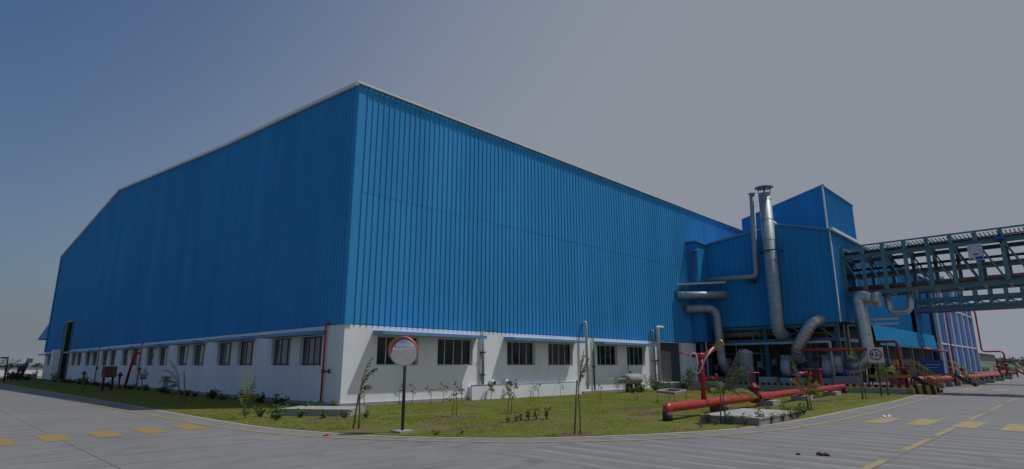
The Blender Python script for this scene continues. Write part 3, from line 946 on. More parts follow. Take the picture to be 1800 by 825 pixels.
mb = MB(); mb.box(44.35, 49, 12.2, 21.3, 3.46, 3.5); mb.build('walkway', M['dark'], annex)
# concrete loading block by the shutter
mb = MB(); mb.box(36.5, 42.7, 20.6, 21.76, 0, .5); solo(mb, 'loading_block', M['concrete_lt'], 'low pale concrete loading block in front of the roller shutter', 'loading dock', (39.6, 21.2, 0))

# upper tower house
tower = thing('tower_house', 'tall blue tower block with sloping top rising behind the gabled process house', 'building', (50, 13.5, 0))
TX0, TX1, TY0, TY1 = 50.0, 58.4, 13.5, 20.3
tz = lambda y: 15.95 - .255 * (y - TY0)
nt_ = 8; w_ = (TY1 - TY0) / nt_
for i in range(nt_):
    y1 = TY0 + (i + 1) * w_
    ms = sheet_mb(w_, 10.6, lambda u, y1=y1: tz(y1 - u), w_ / 3, rib_h=.035).mesh('front_sheet', M['blue_side'])
    inst('front_sheet', ms, tower, (TX0, y1, 0), -math.pi / 2)
sm3 = sheet_mb(.84, 10.6, lambda u: 15.95, .28).mesh('side_sheet', M['blue_side'])
for i in range(10): inst('side_sheet', sm3, tower, (TX0 + i * .84, TY0, 0))
mb = MB()
mb.prism([(TX0 - .1, TY0 - .1, 15.97), (TX0 - .1, TY1, tz(TY1) + .02), (TX0 - .1, TY1, tz(TY1) + .14), (TX0 - .1, TY0 - .1, 16.09)], (TX1 - TX0 + .2, 0, 0))
mb.build('roof', M['blue_trim'], tower)
mb = MB(); mb.box(TX1, TX1 + .05, TY0, TY1, 10.6, tz(TY1)); mb.box(TX0, TX1, TY1, TY1 + .05, 10.6, tz(TY1) - .01); mb.build('rear_wall', M['blue_side'], tower)
mb = MB(); mb.box(TX0 - .05, TX0 + .08, TY0 - .055, TY0 - .048, 10.6, 15.96); mb.box(TX0 - .055, TX0 - .048, TY0 - .05, TY0 + .05, 10.6, 15.96); mb.build('corner_trim', M['trim'], tower)
mb = MB(); mb.box(TX1 - .06, TX1 + .06, TY0 - .06, TY0 - .048, 10.6, 15.96); mb.build('corner_trim', M['trim'], tower)
mb = MB(); mb.beam((TX0, TY0 - .12, 16.02), (TX1 + .1, TY0 - .12, 16.02), .06, .12); mb.build('verge_trim', M['trim'], tower)

# wing base under the canopy, along the right road
wing = thing('loading_wing', 'blue sloping canopy on posts over dark doors along the right road', 'building', (64, 11.8, 0))
cm_lo = MB()
cx0, cx1, cyo, cyi, czo, czi = 52.0, 77.2, 11.60, 11.74, 3.42, 4.80
k = 0
nseg = 28
for i in range(nseg):
    a = cx0 + (cx1 - cx0) * i / nseg; b = cx0 + (cx1 - cx0) * (i + 1) / nseg
    q = MB(); m = (a + b) / 2
    q.prism([(a, cyi, czi), (a, cyo, czo), (a, cyo, czo - .03), (a, cyi, czi - .03)], (b - a - .08, 0, 0))
    q.prism([(b - .08, cyi, czi + .03), (b - .08, cyo, czo + .03), (b - .08, cyo, czo - .03), (b - .08, cyi, czi - .03)], (.08, 0, 0))
    q.build('roof_sheet', M['blue_roof'], wing)
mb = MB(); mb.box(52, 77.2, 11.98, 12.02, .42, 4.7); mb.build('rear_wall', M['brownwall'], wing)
for x in (54, 58.5, 63, 67.5, 72, 76.5):
    mb = MB(); mb.box(x - .1, x + .1, 11.34, 11.5, 0, 3.4); mb.build('post', M['steelb'], wing)
for x in (56, 60.5, 65, 69.5):
    mb = MB(); mb.box(x - .05, x + .05, 11.90, 11.96, .42, 3.6); mb.build('door_post', M['concrete'], wing)
mb = MB(); mb.beam((52, 11.42, 3.28), (77.2, 11.42, 3.28), .1, .14); mb.build('eave_beam', M['steelb'], wing)

# cooling tower
ct = thing('cooling_tower', 'blue panelled cooling tower with white ribs and stepped top, far right', 'tower', (78, 11.3, 0))
C0, C1, CY = 78.2, 106.5, 11.35
tops = [12.3, 12.3, 12.3, 11.9, 11.4, 10.9]
nb = 6; wb = (C1 - C0) / nb
for i in range(nb):
    a = C0 + i * wb; top = tops[i]
    m = MB(); m.box(a, a + wb - .001, CY + .3, CY + 8, 0, top); m.build('cell', M['cool_blue'], ct)
    for k in range(3):
        for z0, z1 in ((.35, 3.9), (4.15, 8.3), (8.5, top - .1)):
            q = MB(); q.box(a + .25 + k * (wb - .2) / 3, a + .05 + (k + 1) * (wb - .2) / 3, CY + .12 + (.05 if k == 1 else 0), CY + .302, z0, z1)
            q.build('panel', M['cool_blue'], ct)
    q = MB(); q.box(a - .12, a + .16, CY - .02, CY + .3, 0, top + .05); q.build('rib', M['trim'], ct)
    for z in (4.02, 8.4):
        q = MB(); q.box(a + .16, a + wb - .12, CY + .05, CY + .3, z - .08, z + .08); q.build('band', M['trim'], ct)
q = MB(); q.box(C1 - .12, C1 + .16, CY - .02, CY + .3, 0, tops[-1]); q.build('rib', M['trim'], ct)
mb = MB()
for z in (4.0, 8.4): mb.box(C0 - .05, C0 - .001, CY + .3, CY + 8, z - .08, z + .08)
for y in (CY + 2.8, CY + 5.4): mb.box(C0 - .06, C0 - .001, y - .1, y + .1, 0, 12.3)
mb.build('side_band', M['trim'], ct)

# ------------------------------------------------------------------ ducts, stacks and plant round the annex
def duct_thing(name, label, cat, pts, r, mat, rad=.6, n=18, ring_step=1.2, extra=None, nseg=8):
    t = thing(name, label, cat, pts[0])
    path = bend(pts, rad, nseg)
    mb = MB(); mb.tube(path, r, n); mb.build('duct', mat, t)
    # swaged joints
    acc = 0.4
    rr = r if not isinstance(r, (list, tuple)) else max(r)
    for a, b in zip(path[:-1], path[1:]):
        L = (b - a).length; d = (b - a).normalized()
        while acc < L:
            q = MB(); q.tube([a + d * (acc - .03), a + d * (acc + .03)], rr * 1.035, n); q.build('joint_ring', mat, t)
            acc += ring_step
        acc -= L
    return t
t = duct_thing('exhaust_stack', 'tall fat galvanised exhaust stack with a rain cap, in front of the process house', 'chimney',
               [(44.9, 15.75, 3.75), (43.35, 15.75, 3.95), (43.35, 15.72, 14.35)], .44, M['galv'], rad=.6, ring_step=1.55)
mb = MB(); mb.lathe((43.35, 15.72, 14.78), (0, 0, 1), [(0, .66), (.03, .68), (.22, .1), (.24, .02)], 20); mb.build('rain_cap', M['greypipe'], t)
for a in range(4):
    an = a * math.pi / 2 + .4
    mb = MB(); mb.beam((43.35 + .4 * math.cos(an), 15.72 + .4 * math.sin(an), 14.3), (43.35 + .4 * math.cos(an), 15.72 + .4 * math.sin(an), 14.82), .05); mb.build('cap_strut', M['dark'], t)
mb = MB(); mb.beam((43.3, 15.05, 9.9), (44.0, 15.05, 9.9), .08); mb.beam((43.3, 16.4, 9.9), (44.0, 16.4, 9.9), .08); mb.beam((42.86, 15.05, 9.9), (42.86, 16.4, 9.9), .08); mb.build('stay_bracket', M['dark'], t)
t = duct_thing('flue_pipe', 'slim galvanised flue rising beside the fat stack and running left along the wall', 'chimney',
               [(43.5, 21.7, 8.30), (43.5, 16.98, 8.18), (43.5, 16.72, 14.35)], .19, M['galv'], rad=.35, n=12, ring_step=1.6)
mb = MB(); mb.lathe((43.5, 16.72, 14.4), (0, 0, 1), [(0, .19), (.05, .19), (.16, .27), (.2, .27), (.22, .1)], 12); mb.build('flue_cap', M['greypipe'], t)
mb = MB(); mb.box(43.35, 44, 17.2, 17.5, 7.75, 7.95); mb.build('bracket', M['dark'], t)
t = duct_thing('roof_vent', 'small curved galvanised vent pipe on the roof between the two stacks', 'chimney', [(47.2, 16.2, 11.5), (47.2, 16.5, 12.9), (47.2, 17.5, 13.4)], .18, M['galv'], rad=.6, n=10, ring_step=.4)
pipe_thing('box_pipe', 'grey square-bend pipe climbing the narrow shaft beside the hall', 'pipe', [(42.2, 20.9, 10.5), (42.2, 21.35, 10.5), (42.2, 21.35, 8.0)], .09, M['steelb'], rad=.08)
t = thing('pipe_tray', 'flat steel ledge tray bridging from the hall wall above the ducts', 'tray', (42, 20.5, 7.7))
mb = MB(); mb.prism([(40.16, 21.7, 7.68), (43.4, 19.34, 7.92), (43.9, 19.9, 7.92), (41.4, 21.8, 7.70)], (0, 0, .06)); mb.build('plate', M['palepipe'], t)
mb = MB(); mb.beam((40.1, 21.72, 7.70), (43.4, 19.30, 7.95), .06, .14); mb.build('edge_bar', M['palepipe'], t)
t = duct_thing('horizontal_duct', 'short horizontal galvanised duct under the steel ledge tray', 'duct', [(40.1, 21.75, 6.87), (43.45, 19.42, 7.01)], .27, M['galv'], n=14, ring_step=1.3)
t = duct_thing('elbow_duct', 'galvanised elbow duct turning down to the ground left of the process house', 'duct',
               [(41.2, 21.7, 5.92), (43.2, 20.2, 5.98), (43.2, 20.0, 1.6), (44.9, 19.8, 1.0)], .31, M['galv'], rad=.75, n=16, ring_step=1.0)
t = thing('duct_post', 'teal steel post carrying the ducts beside the hall corner', 'post', (43.1, 21.6, 0))
mb = MB(); mb.box(42.98, 43.0, 21.35, 21.6, 0, 8.0); mb.box(43.2, 43.22, 21.35, 21.6, 0, 8.0); mb.box(43.0, 43.2, 21.47, 21.48, 0, 8.0); mb.build('shaft', M['steelb'], t)
mb = MB(); mb.box(42.8, 43.4, 21.15, 21.8, 0, .06); mb.build('base_plate', M['steelb'], t)
for z in (7.0, 5.95): 
    mb = MB(); mb.beam((43.1, 21.4, z - .38), (43.3, 19.6, z - .38), .08); mb.build('bracket', M['steelb'], t)
pipe_thing('drop_pipe', 'pale vertical pipe beside the teal post under the elbow duct', 'pipe', [(42.9, 21.05, 5.6), (42.9, 21.05, .1)], .06, M['palepipe'])
pipe_thing('header_pipe', 'long pale blue header pipe across the open base of the process house', 'pipe',
           [(43.75, 21.3, 3.22), (43.75, 12.55, 3.24), (43.75, 12.5, 1.0)], .09, M['palepipe'], rad=.12)
pipe_thing('floor_duct', 'big dark grey duct lying under the raised blue floor', 'duct', [(44.9, 21.3, 4.02), (44.9, 16.9, 4.05)], .30, M['greypipe'], n=14)
t = duct_thing('curved_duct', 'shiny fat segmented duct curving up into the underside of the process house', 'duct',
               [(44.5, 14.75, 1.9), (43.5, 14.72, 2.7), (43.35, 13.3, 4.75), (44.9, 12.8, 4.75)], .40, M['alu'], rad=1.0, n=18, ring_step=.28)
t = duct_thing('s_duct', 'big shiny duct bending down from the pipe rack into a blower', 'duct',
               [(45.4, 9.9, 6.05), (45.4, 10.9, 6.45), (45.2, 10.65, 1.75), (45.3, 12.7, 1.55)], .44, M['alu'], rad=.95, n=20, ring_step=1.05)
mb = MB(); mb.lathe((45.4, 10.15, 6.12), (0, -1, -.1), [(0, .42), (.3, .5), (.6, .56)], 18); mb.build('cowl', M['alu'], t)
# U-shaped expansion loop hanging from the rack
pipe_thing('expansion_loop', 'shiny U-shaped expansion loop of pipe hanging below the near rack', 'pipe',
           [(46.6, 9.42, 7.0), (46.6, 9.35, 5.2), (46.6, 8.15, 5.2), (46.6, 8.0, 7.0)], .19, M['alu'], rad=.42, n=14)
for zz, lab in ((4.75, 'upper pale pipe running out to the right of the big shiny duct'), (4.42, 'lower pale pipe running out to the right of the big shiny duct')):
    pipe_thing('service_pipe', lab, 'pipe', [(46.1, 12.2 - .25 * (zz < 4.6), .6), (46.1, 12.2 - .25 * (zz < 4.6), zz), (46.1, 8.85, zz)], .07, M['palepipe'], rad=.1)
# vertical silver vessel
t = thing('silver_vessel', 'upright silver cylinder vessel behind the leafy palm', 'tank', (44.1, 18.4, .42))
mb = MB(); mb.lathe((43.5, 18.3, .45), (0, 0, 1), [(0, .50), (2.1, .50), (2.12, .53), (2.2, .53), (2.24, .4), (2.4, .12)], 22); mb.build('shell', M['palepipe'], t)
for z in (1.05, 1.7): 
    mb = MB(); mb.ring((43.5, 18.3, z), (0, 0, 1), .50, .05, .015, 22); mb.build('seam', M['greypipe'], t)
# blowers with motors
def blower(y, x, label, r=.62):
    t = thing('blower', label, 'blower', (x, y, .42))
    mb = MB(); mb.lathe((x, y + .3, 1.55), (0, -1, 0), [(0, r), (.6, r)], 22); mb.build('casing', M['palepipe'], t)
    mb = MB(); mb.box(x - .35, x + .35, y - .3, y + .3, 1.55, 1.55 + r * 1.35); mb.build('outlet', M['greypipe'], t)
    mb = MB(); mb.lathe((x, y - .3, 1.55), (0, -1, 0), [(0, r * .55), (.14, r * .45)], 16); mb.build('inlet', M['dark'], t)
    mb = MB(); mb.lathe((x - .2, y - .5, 1.15), (0, -1, 0), [(0, .1), (.02, .27), (.7, .27), (.74, .15)], 14); mb.build('motor', M['motor'], t)
    mb = MB()
    for k in range(6): mb.ring((x - .2, y - .6 - k * .1, 1.15), (0, 1, 0), .27, .03, .02, 14)
    mb.build('fins', M['motor'], t)
    mb = MB(); mb.box(x - .5, x + .5, y - 1.35, y + .5, .42, .8); mb.build('plinth', M['pblue'], t)
    return t
blower(15.75, 44.6, 'round grey blower with blue motor between the two middle columns')
blower(13.0, 44.6, 'round grey blower with blue motor beside the big shiny duct', .6)
blower(20.6, 45.2, 'round grey blower half hidden behind the elbow duct', .5)
for y, w, lab in ((16.9, 1.0, 'pale blue concrete plinth under the middle steel column'), (11.75, 1.5, 'pale painted plinth at the right end of the open base')):
    mb = MB(); mb.box(43.3, 44.35, y - w / 2, y + w / 2, .42, .85 if y > 15 else .95); solo(mb, 'plinth', M['pblue'] if y > 15 else M['concrete_lt'], lab, 'plinth', (43.8, y, .42))
mb = MB(); mb.box(44.5, 45.3, 11.9, 12.3, .95, 2.0)
t = thing('control_cabinet', 'grey control cabinet with a pale panel beside the right blower', 'cabinet', (44.2, 12.3, .42))
mb = MB(); mb.box(43.95, 44.3, 12.0, 12.55, 1.2, 2.3); mb.build('body', M['greypipe'], t)
mb = MB(); mb.box(43.93, 43.95, 12.06, 12.45, 1.7, 2.2); mb.build('door', M['palepipe'], t)
mb = MB(); mb.box(44.0, 44.25, 12.1, 12.2, .42, 1.2); mb.box(44.0, 44.25, 12.38, 12.48, .42, 1.2); mb.build('leg', M['dark'], t)
# many thin service lines inside the base: each a pipe
rr = random.Random(11)
for i in range(7):
    y = 12.6 + i * 1.25; z = 1.2 + rr.random() * 1.7; x = 46 + rr.random() * 3
    pipe_thing('inner_pipe', ['rusty', 'grey', 'pale'][i % 3] + ' service pipe in the dark open base, ' + ['by the right blower', 'behind the right blower', 'left of the curved duct', 'behind the middle column', 'behind the middle blower', 'behind the silver vessel', 'near the elbow duct'][i], 'pipe',
               [(x, y, .42), (x, y, z), (x, y + 1.1, z), (x, y + 1.1, 3.3)], .06, [M['rust'], M['greypipe'], M['palepipe']][i % 3], rad=.1, n=8)
spots = [('left of the silver vessel', 19.4), ('right of the silver vessel', 17.6), ('beside the middle column', 16.6), ('just left of the curved duct', 15.2), ('between the curved duct and the right blower', 13.7), ('under the right end of the header', 12.7), ('behind the teal duct post', 20.9)]
for i, (where, y) in enumerate(spots):
    x = 44.5 + (i % 3) * .25
    pipe_thing('standpipe', ['thin pale', 'thin grey', 'thin rusty'][i % 3] + ' standpipe with a side arm ' + where, 'pipe',
               [(x, y - .5, .42), (x, y - .5, 1.1 + .3 * (i % 4)), (x, y, 1.1 + .3 * (i % 4)), (x, y, 3.3)], .045, [M['palepipe'], M['greypipe'], M['rust']][i % 3], rad=.08, n=8)
    t = thing('junction_box', 'small grey box on a post ' + where, 'box', (x + .3, y + .35, .42))
    mb = MB(); mb.box(x + .2, x + .4, y + .2, y + .5, 1.3 + .2 * (i % 3), 1.75 + .2 * (i % 3)); mb.build('case', M['palepipe' if i % 2 else 'greypipe'], t)
    mb = MB(); mb.box(x + .27, x + .33, y + .32, y + .38, .42, 1.3 + .2 * (i % 3)); mb.build('post', M['dark'], t)
for y0, y1, z, lab in ((17.2, 21.0, 2.55, 'upper grey cross pipe behind the silver vessel'), (12.4, 16.8, 2.35, 'long grey cross pipe behind the blowers'), (13.2, 21.0, 2.95, 'thin rusty cross pipe under the steel beam')):
    pipe_thing('cross_pipe', lab, 'pipe', [(45.4, y0, z), (45.4, y1, z)], .08 if z < 2.9 else .05, M['greypipe'] if z < 2.9 else M['rust'], n=10)
# red fire main across the base and loops farther right
pipe_thing('fire_main', 'straight red fire pipe across the open base to the warning sign', 'pipe', [(43.4, 14.3, 3.2), (43.4, 14.25, 2.72), (43.4, 9.95, 2.68)], .115, M['red'], rad=.05)
pipe_thing('fire_loop', 'red fire pipe turning down behind the height limit sign', 'pipe', [(46.5, 10.6, 3.25), (46.5, 9.2, 3.25), (46.5, 9.1, .5)], .09, M['red'], rad=.25)
pipe_thing('fire_loop', 'red fire pipe turning down in front of the cooling tower', 'pipe', [(64, 10.75, 3.15), (75, 10.5, 3.1), (75.2, 10.45, .4)], .11, M['red'], rad=.4)
pipe_thing('fire_loop', 'tall red fire pipe climbing the far edge of the cooling tower', 'pipe', [(103, 11.0, 9.4), (107.4, 11.0, 9.3), (107.4, 11.0, 3.6), (107.0, 8.6, 3.6), (107.0, 8.5, .4)], .11, M['red'], rad=.5)
pipe_thing('fire_riser_pipe', 'slim red pipe on the first white rib of the cooling tower', 'pipe', [(82.8, 11.15, 10), (82.8, 11.15, .3)], .07, M['red'])

# ------------------------------------------------------------------ pipe racks over the right road
def rack(X0, X1, y_hi, y_lo, zb, zt, zmid, posts, label, detail=True, ch=.26, pw=.2):
    t = thing('pipe_rack', label, 'pipe rack', ((X0 + X1) / 2, (y_hi + y_lo) / 2, 0))
    for X in (X0, X1):
        for z, h in ((zb + ch / 2, ch), (zmid, ch), (zt, .10)):
            mb = MB()
            if h > .15:
                mb.box(X - .1, X + .1, y_lo, y_hi, z - h / 2, z - h / 2 + .025); mb.box(X - .1, X + .1, y_lo, y_hi, z + h / 2 - .025, z + h / 2); mb.box(X - .02, X + .02, y_lo, y_hi, z - h / 2 + .025, z + h / 2 - .025)
            else:
                mb.box(X - .05, X + .05, y_lo, y_hi, z - h / 2, z + h / 2)
            mb.build('chord', M['steel'], t)
        for y in posts:
            mb = MB(); mb.box(X - .105, X + .105, y - pw / 2, y + pw / 2, zb + ch + .002, zmid - ch / 2 - .002); mb.build('post', M['steel'], t)
            mb = MB(); mb.box(X - .07, X + .07, y - pw / 2, y + pw / 2, zmid + ch / 2 + .002, zt - .052); mb.build('post', M['steel'], t)
        for a, b in zip(posts[:-1], posts[1:]):
            mb = MB(); mb.beam((X, a - .1, zmid - ch / 2), (X, b + .1, zb + ch), .09, .09, up=(1, 0, 0)); mb.build('diagonal', M['steel'], t)
    for y in posts:
        for z in (zb + ch * .5, zmid):
            mb = MB(); mb.beam((X0 + .11, y, z), (X1 - .11, y, z), .12, ch * .8); mb.build('cross_beam', M['steel'], t)
        mb = MB(); mb.beam((X0 + .06, y, zt), (X1 - .06, y, zt), .08, .08); mb.build('cross_beam', M['steel'], t)
    for a, b in zip(posts[:-1], posts[1:]):
        mb = MB(); mb.beam((X0 + .12, a, zb + .05), (X1 - .12, b, zb + .05), .07, .07); mb.build('plan_brace', M['steel'], t)
    return t
posts1 = [11.7 - 1.27 * i for i in range(13)]
r1 = rack(46.0, 48.4, 11.85, -3.8, 6.50, 9.95, 9.22, posts1, 'near teal steel pipe rack bridging over the right road', pw=.22)
t = thing('cable_tray', 'cable tray full of dark cables along the top of the near rack', 'cable tray', (47.2, 4, 9.6))
mb = MB(); mb.box(46.2, 48.2, -3.8, 11.9, 9.46, 9.49); mb.build('tray', M['dark'], t)
mb = MB()
for i in range(75):
    y = 11.8 - i * .21
    mb.beam((46.1, y, 9.82), (48.3, y, 9.82), .05, .05)
mb.build('rungs', M['steel'], t)
mb = MB()
for i in range(9): mb.tube([(46.35 + i * .21, 11.9, 9.53 + (i % 3) * .03), (46.35 + i * .21, -3.8, 9.53 + (i % 2) * .04)], .045, 6)
mb.build('cables', M['black'], t)
for i, (x, z, r_, m_, lab) in enumerate(((46.35, 6.98, .17, 'rust', 'brown pipe lying on the floor of the near rack, road side'), (46.95, 6.95, .13, 'galv', 'silver pipe lying in the middle of the near rack floor'), (47.6, 6.98, .16, 'rust', 'dark brown pipe lying on the floor of the near rack, far side'), (46.7, 7.95, .10, 'rust', 'thin rusty pipe at half height in the near rack'), (47.5, 7.9, .13, 'greypipe', 'grey pipe at half height in the near rack'), (47.9, 8.5, .09, 'dark', 'thin dark pipe high in the near rack'))):
    pipe_thing('rack_pipe', lab, 'pipe', [(x, 12.2, z), (x, -3.8, z)], r_, M[m_], n=10)
mb = MB()
for y in (11, 6, 1, -3): mb.box(46.1, 48.3, y - .05, y + .05, 7.72, 7.78)
mb.build('pipe_support', M['steel'], r1)
for x in (46, 48.4):
    mb = MB(); mb.box(x - .15, x + .15, -3.95, -3.65, 0, 6.5); mb.build('column', M['steel'], r1)
t = thing('rack_notice', 'white printed notice sheet hung on the near rack', 'notice', (45.87, 5.0, 8.9))
A, B = 4.55, 3.72
mb = MB(); mb.box(45.84, 45.86, 3.78, 4.52, 8.08, 9.12); mb.build('sheet', M['fabric'], t)
mb = MB()
rr = random.Random(5)
for i in range(6):
    for j in range(3):
        if rr.random() < .8:
            y = 4.44 - j * .22; z = 9.0 - i * .085
            mb.box(45.834, 45.838, y - .06 - rr.random() * .11, y, z - .025, z)
mb.build('print_lines', M['blue_trim'], t)
mb = MB(); mb.box(45.834, 45.838, 4.02, 4.28, 8.42, 8.52); mb.box(45.834, 45.838, 4.3, 4.48, 8.12, 8.24); mb.build('red_print', M['red'], t)
mb = MB(); mb.box(45.834, 45.838, 3.82, 4.2, 8.12, 8.32); mb.build('blue_print', M['motor'], t)
t = thing('rack_lamp', 'small dark floodlight clamped on the near rack right of the notice', 'lamp', (45.8, 2.9, 9.3))
mb = MB(); mb.box(45.6, 45.88, 2.62, 3.1, 9.2, 9.42); mb.build('housing', M['motor'], t)
mb = MB(); mb.box(45.88, 45.98, 2.8, 2.92, 9.0, 9.6); mb.build('bracket', M['dark'], t)
posts2 = [11.6 - 1.15 * i for i in range(16)]
r2 = rack(70.0, 72.0, 11.8, -6, 6.85, 8.9, 8.0, posts2, 'far teal steel pipe rack crossing the road beyond the near one', ch=.34, pw=.2)
for x in (70, 72):
    mb = MB(); mb.box(x - .15, x + .15, -6.1, -5.8, 0, 6.85); mb.build('column', M['steel'], r2)
for i, (x, z, r_, m_, lab) in enumerate(((70.4, 7.35, .16, 'greypipe', 'grey pipe on the floor of the far rack, road side'), (71.1, 7.35, .18, 'rust', 'brown pipe on the floor of the far rack, far side'))):
    pipe_thing('rack_pipe', lab, 'pipe', [(x, 11.8, z), (x, -6, z)], r_, M[m_], n=8)
pipe_thing('rack_fire_pipe', 'thin red pipe slung beneath the far rack', 'pipe', [(69.9, 11.7, 6.78), (69.9, 2, 6.78)], .05, M['red'])

# ------------------------------------------------------------------ kerb walls, ground pipes, crossovers
def striped_wall(x0, x1, y_hi, y_lo, z0, z1, label, n, stripe_h=.18, whole=False):
    t = thing('kerb_wall', label, 'kerb', ((x0 + x1) / 2, y_lo, 0))
    mb = MB(); mb.box(x0, x1, y_lo, y_hi, z0, z1 if whole else z1 - .002); mb.build('wall', M['yellow'] if whole else M['concrete_lt'], t)
    w = (y_hi - y_lo) / n
    for i in range(n):
        a = y_lo + i * w
        mb = MB(); lean = .07
        mb.prism([(x0 - .006, a, z1 - stripe_h), (x0 - .006, a + w * .5, z1 - stripe_h), (x0 - .006, a + w * .5 + lean, z1 + .004), (x0 - .006, a + lean, z1 + .004)], (x1 - x0 + .012, 0, 0))
        mb.build('black_stripe', M['black'], t)
    return t
t = thing('lawn_wall', 'low pale concrete wall closing the lawn on its right side', 'wall', (41.1, 14, 0))
mb = MB(); mb.box(41.0, 41.22, 7.95, 20.59, 0, .36); mb.build('wall', M['concrete_lt'], t)
mb = MB(); mb.box(40.99, 41.23, 7.6, 7.95, 0, .35); mb.build('yellow_end', M['mark'], t)
striped_wall(42.2, 42.5, 20.58, 6.75, 0, .5, 'long black and yellow striped kerb behind the low lawn wall', 34, .498, True)
for X0, yl, lab in ((66.5, 6.95, 'black and yellow striped kerb beyond the second crossover stairs'), (74.0, 7.0, 'striped concrete kerb below the cooling tower'), (84, 7.1, 'striped concrete kerb past the cooling tower middle'), (96, 7.3, 'farthest striped concrete kerb along the right road')):
    striped_wall(X0, X0 + .35, 10.5, yl, 0, .55, lab, 8, .16)
def ground_pipe(x0, x1, y, z, r_, label, m_='pink', step=3.5):
    t = thing('ground_pipe', label, 'pipe', (x0, y, 0))
    mb = MB(); mb.tube([(x0, y, z), (x1, y, z)], r_, 14); mb.build('pipe', M[m_], t)
    x = x0 + 1.2
    while x < x1:
        mb = MB(); mb.ring((x + .7, y, z), (1, 0, 0), r_, .08, .03, 14); mb.build('flange', M[m_], t)
        x += step
    return t
ground_pipe(44.6, 66, 9.3, .62, .24, 'faded red pipeline lying on blocks beneath the near crossover')
ground_pipe(52, 95, 8.55, .60, .22, 'faded red pipeline nearest the right road')
ground_pipe(80, 130, 9.3, .70, .25, 'far faded red pipeline beside the cooling tower foot')
for i, (x, y) in enumerate(((46.5, 9.3), (50.2, 9.3), (53.8, 9.3), (57.5, 9.3), (61, 9.3), (54.6, 8.55), (58.6, 8.55), (62.5, 8.55), (68.2, 8.55), (72.3, 8.55), (77, 8.55))):
    mb = MB(); mb.box(x - .3, x + .3, y - .42, y + .42, 0, .37 if y > 9 else .37)
    solo(mb, 'sleeper_block', M['concrete'], ORD[i if i < 5 else i - 5] + (' concrete block from the near end under the pipeline at the crossover' if i < 5 else ' concrete block from the near end under the road-side pipeline'), 'block', (x, y, 0), 'sleeper blocks under the pipelines')
def crossover(x, y_hi, y_lo, z, label, w=1.0, run=1.5):
    t = thing('crossover_stairs', label, 'stairs', (x, y_hi, 0))
    mb = MB(); mb.box(x, x + w, y_lo, y_hi, z - .05, z); mb.build('deck', M['dark'], t)
    for xx in (x - .03, x + w + .0):
        mb = MB(); mb.box(xx, xx + .03, y_lo, y_hi, z - .16, z + .03); mb.build('edge_beam', M['yellow'], t)
    n = 5
    for i in range(n):
        f = (i + .5) / n
        mb = MB(); mb.box(x + .03, x + w - .03, y_lo - run * f - .13, y_lo - run * f + .13, z * (1 - f) - .03, z * (1 - f)); mb.build('tread', M['dark'], t)
    for xx in (x, x + w):
        mb = MB(); mb.beam((xx, y_lo, z - .08), (xx, y_lo - run, .02), .05, .16); mb.build('stringer', M['dark'], t)
        q = MB()
        ny = max(2, int((y_hi - y_lo) / .85))
        for k in range(ny + 1):
            y = y_hi - (y_hi - y_lo) * k / ny
            q.tube([(xx, y, z), (xx, y, z + 1.0)], .03, 6)
        for h in (.5, 1.0): q.tube(bend([(xx, y_hi, z + h), (xx, y_lo, z + h), (xx, y_lo - run, h * .92)], .1, 3), .028, 6)
        for f in (.5, 1.0): q.tube([(xx, y_lo - run * f, z * (1 - f)), (xx, y_lo - run * f, z * (1 - f) + 1.0 * (1 - .08 * f))], .03, 6)
        q.build('handrail', M['yellow'], t)
    for y in (y_hi - .1, y_lo + .05):
        for xx in (x + .05, x + w - .05):
            mb = MB(); mb.box(xx - .04, xx + .04, y - .04, y + .04, 0, z - .05); mb.build('leg', M['dark'], t)
    return t
crossover(45.0, 10.9, 8.35, 1.02, 'near crossover platform with yellow rails and stairs over the pipelines', run=1.35)
crossover(60.5, 10.6, 8.3, 1.0, 'second crossover with yellow rails and dark stairs beyond the blue board', run=1.4)
crossover(112, 10.4, 7.9, 1.0, 'far crossover with yellow rails past the cooling tower', run=1.4)
# blue board
t = thing('blue_board', 'blue notice board on posts with pale lettering lines beneath the canopy', 'sign', (60, 9.9, 0))
mb = MB(); mb.box(59.4, 59.44, 8.7, 10.3, 1.0, 2.1); mb.build('panel', M['motor'], t)
mb = MB()
for z, a, b in ((1.72, 9.9, 9.0), (1.5, 9.95, 9.15)):
    y = a
    while y > b:
        w = .06 + random.random() * .1; mb.box(59.392, 59.397, y - w, y, z - .03, z + .03); y -= w + .05
mb.build('print_lines', M['palepipe'], t)
for y in (8.8, 10.2):
    mb = MB(); mb.box(59.44, 59.5, y - .03, y + .03, 0, 2.1); mb.build('post', M['steelb'], t)
# red valves near the crossover
def valve_cluster(x, y, z, label, s=1.0):
    t = thing('red_valve', label, 'valve', (x, y, 0))
    mb = MB(); mb.tube([(x, y, 0.1), (x, y, z)], .09 * s, 10); mb.build('stand', M['dkred'], t)
    mb = MB(); mb.lathe((x, y, z - .3), (0, 0, 1), [(0, .12 * s), (.1, .2 * s), (.25, .2 * s), (.35, .1 * s)], 12); mb.build('body', M['dkred'], t)
    mb = MB(); mb.hoop((x, y, z + .12), (1, 0, 0), (0, 1, 0), .18 * s, .02, 14); mb.beam((x - .18 * s, y, z + .12), (x + .18 * s, y, z + .12), .03); mb.tube([(x, y, z), (x, y, z + .14)], .02, 6); mb.build('hand_wheel', M['dkred'], t)
valve_cluster(46.3, 8.9, 1.35, 'dark red valve standing under the near crossover rails')
valve_cluster(47.5, 9.9, 1.6, 'dark red valve standing behind the height limit sign')
valve_cluster(62.5, 9.4, 1.3, 'dark red valve at the second crossover')
valve_cluster(76, 9.6, 1.4, 'dark red valve in front of the cooling tower foot', 1.3)
valve_cluster(99, 8.7, 1.7, 'dark red valve below the tall red pipe elbow', 1.5)
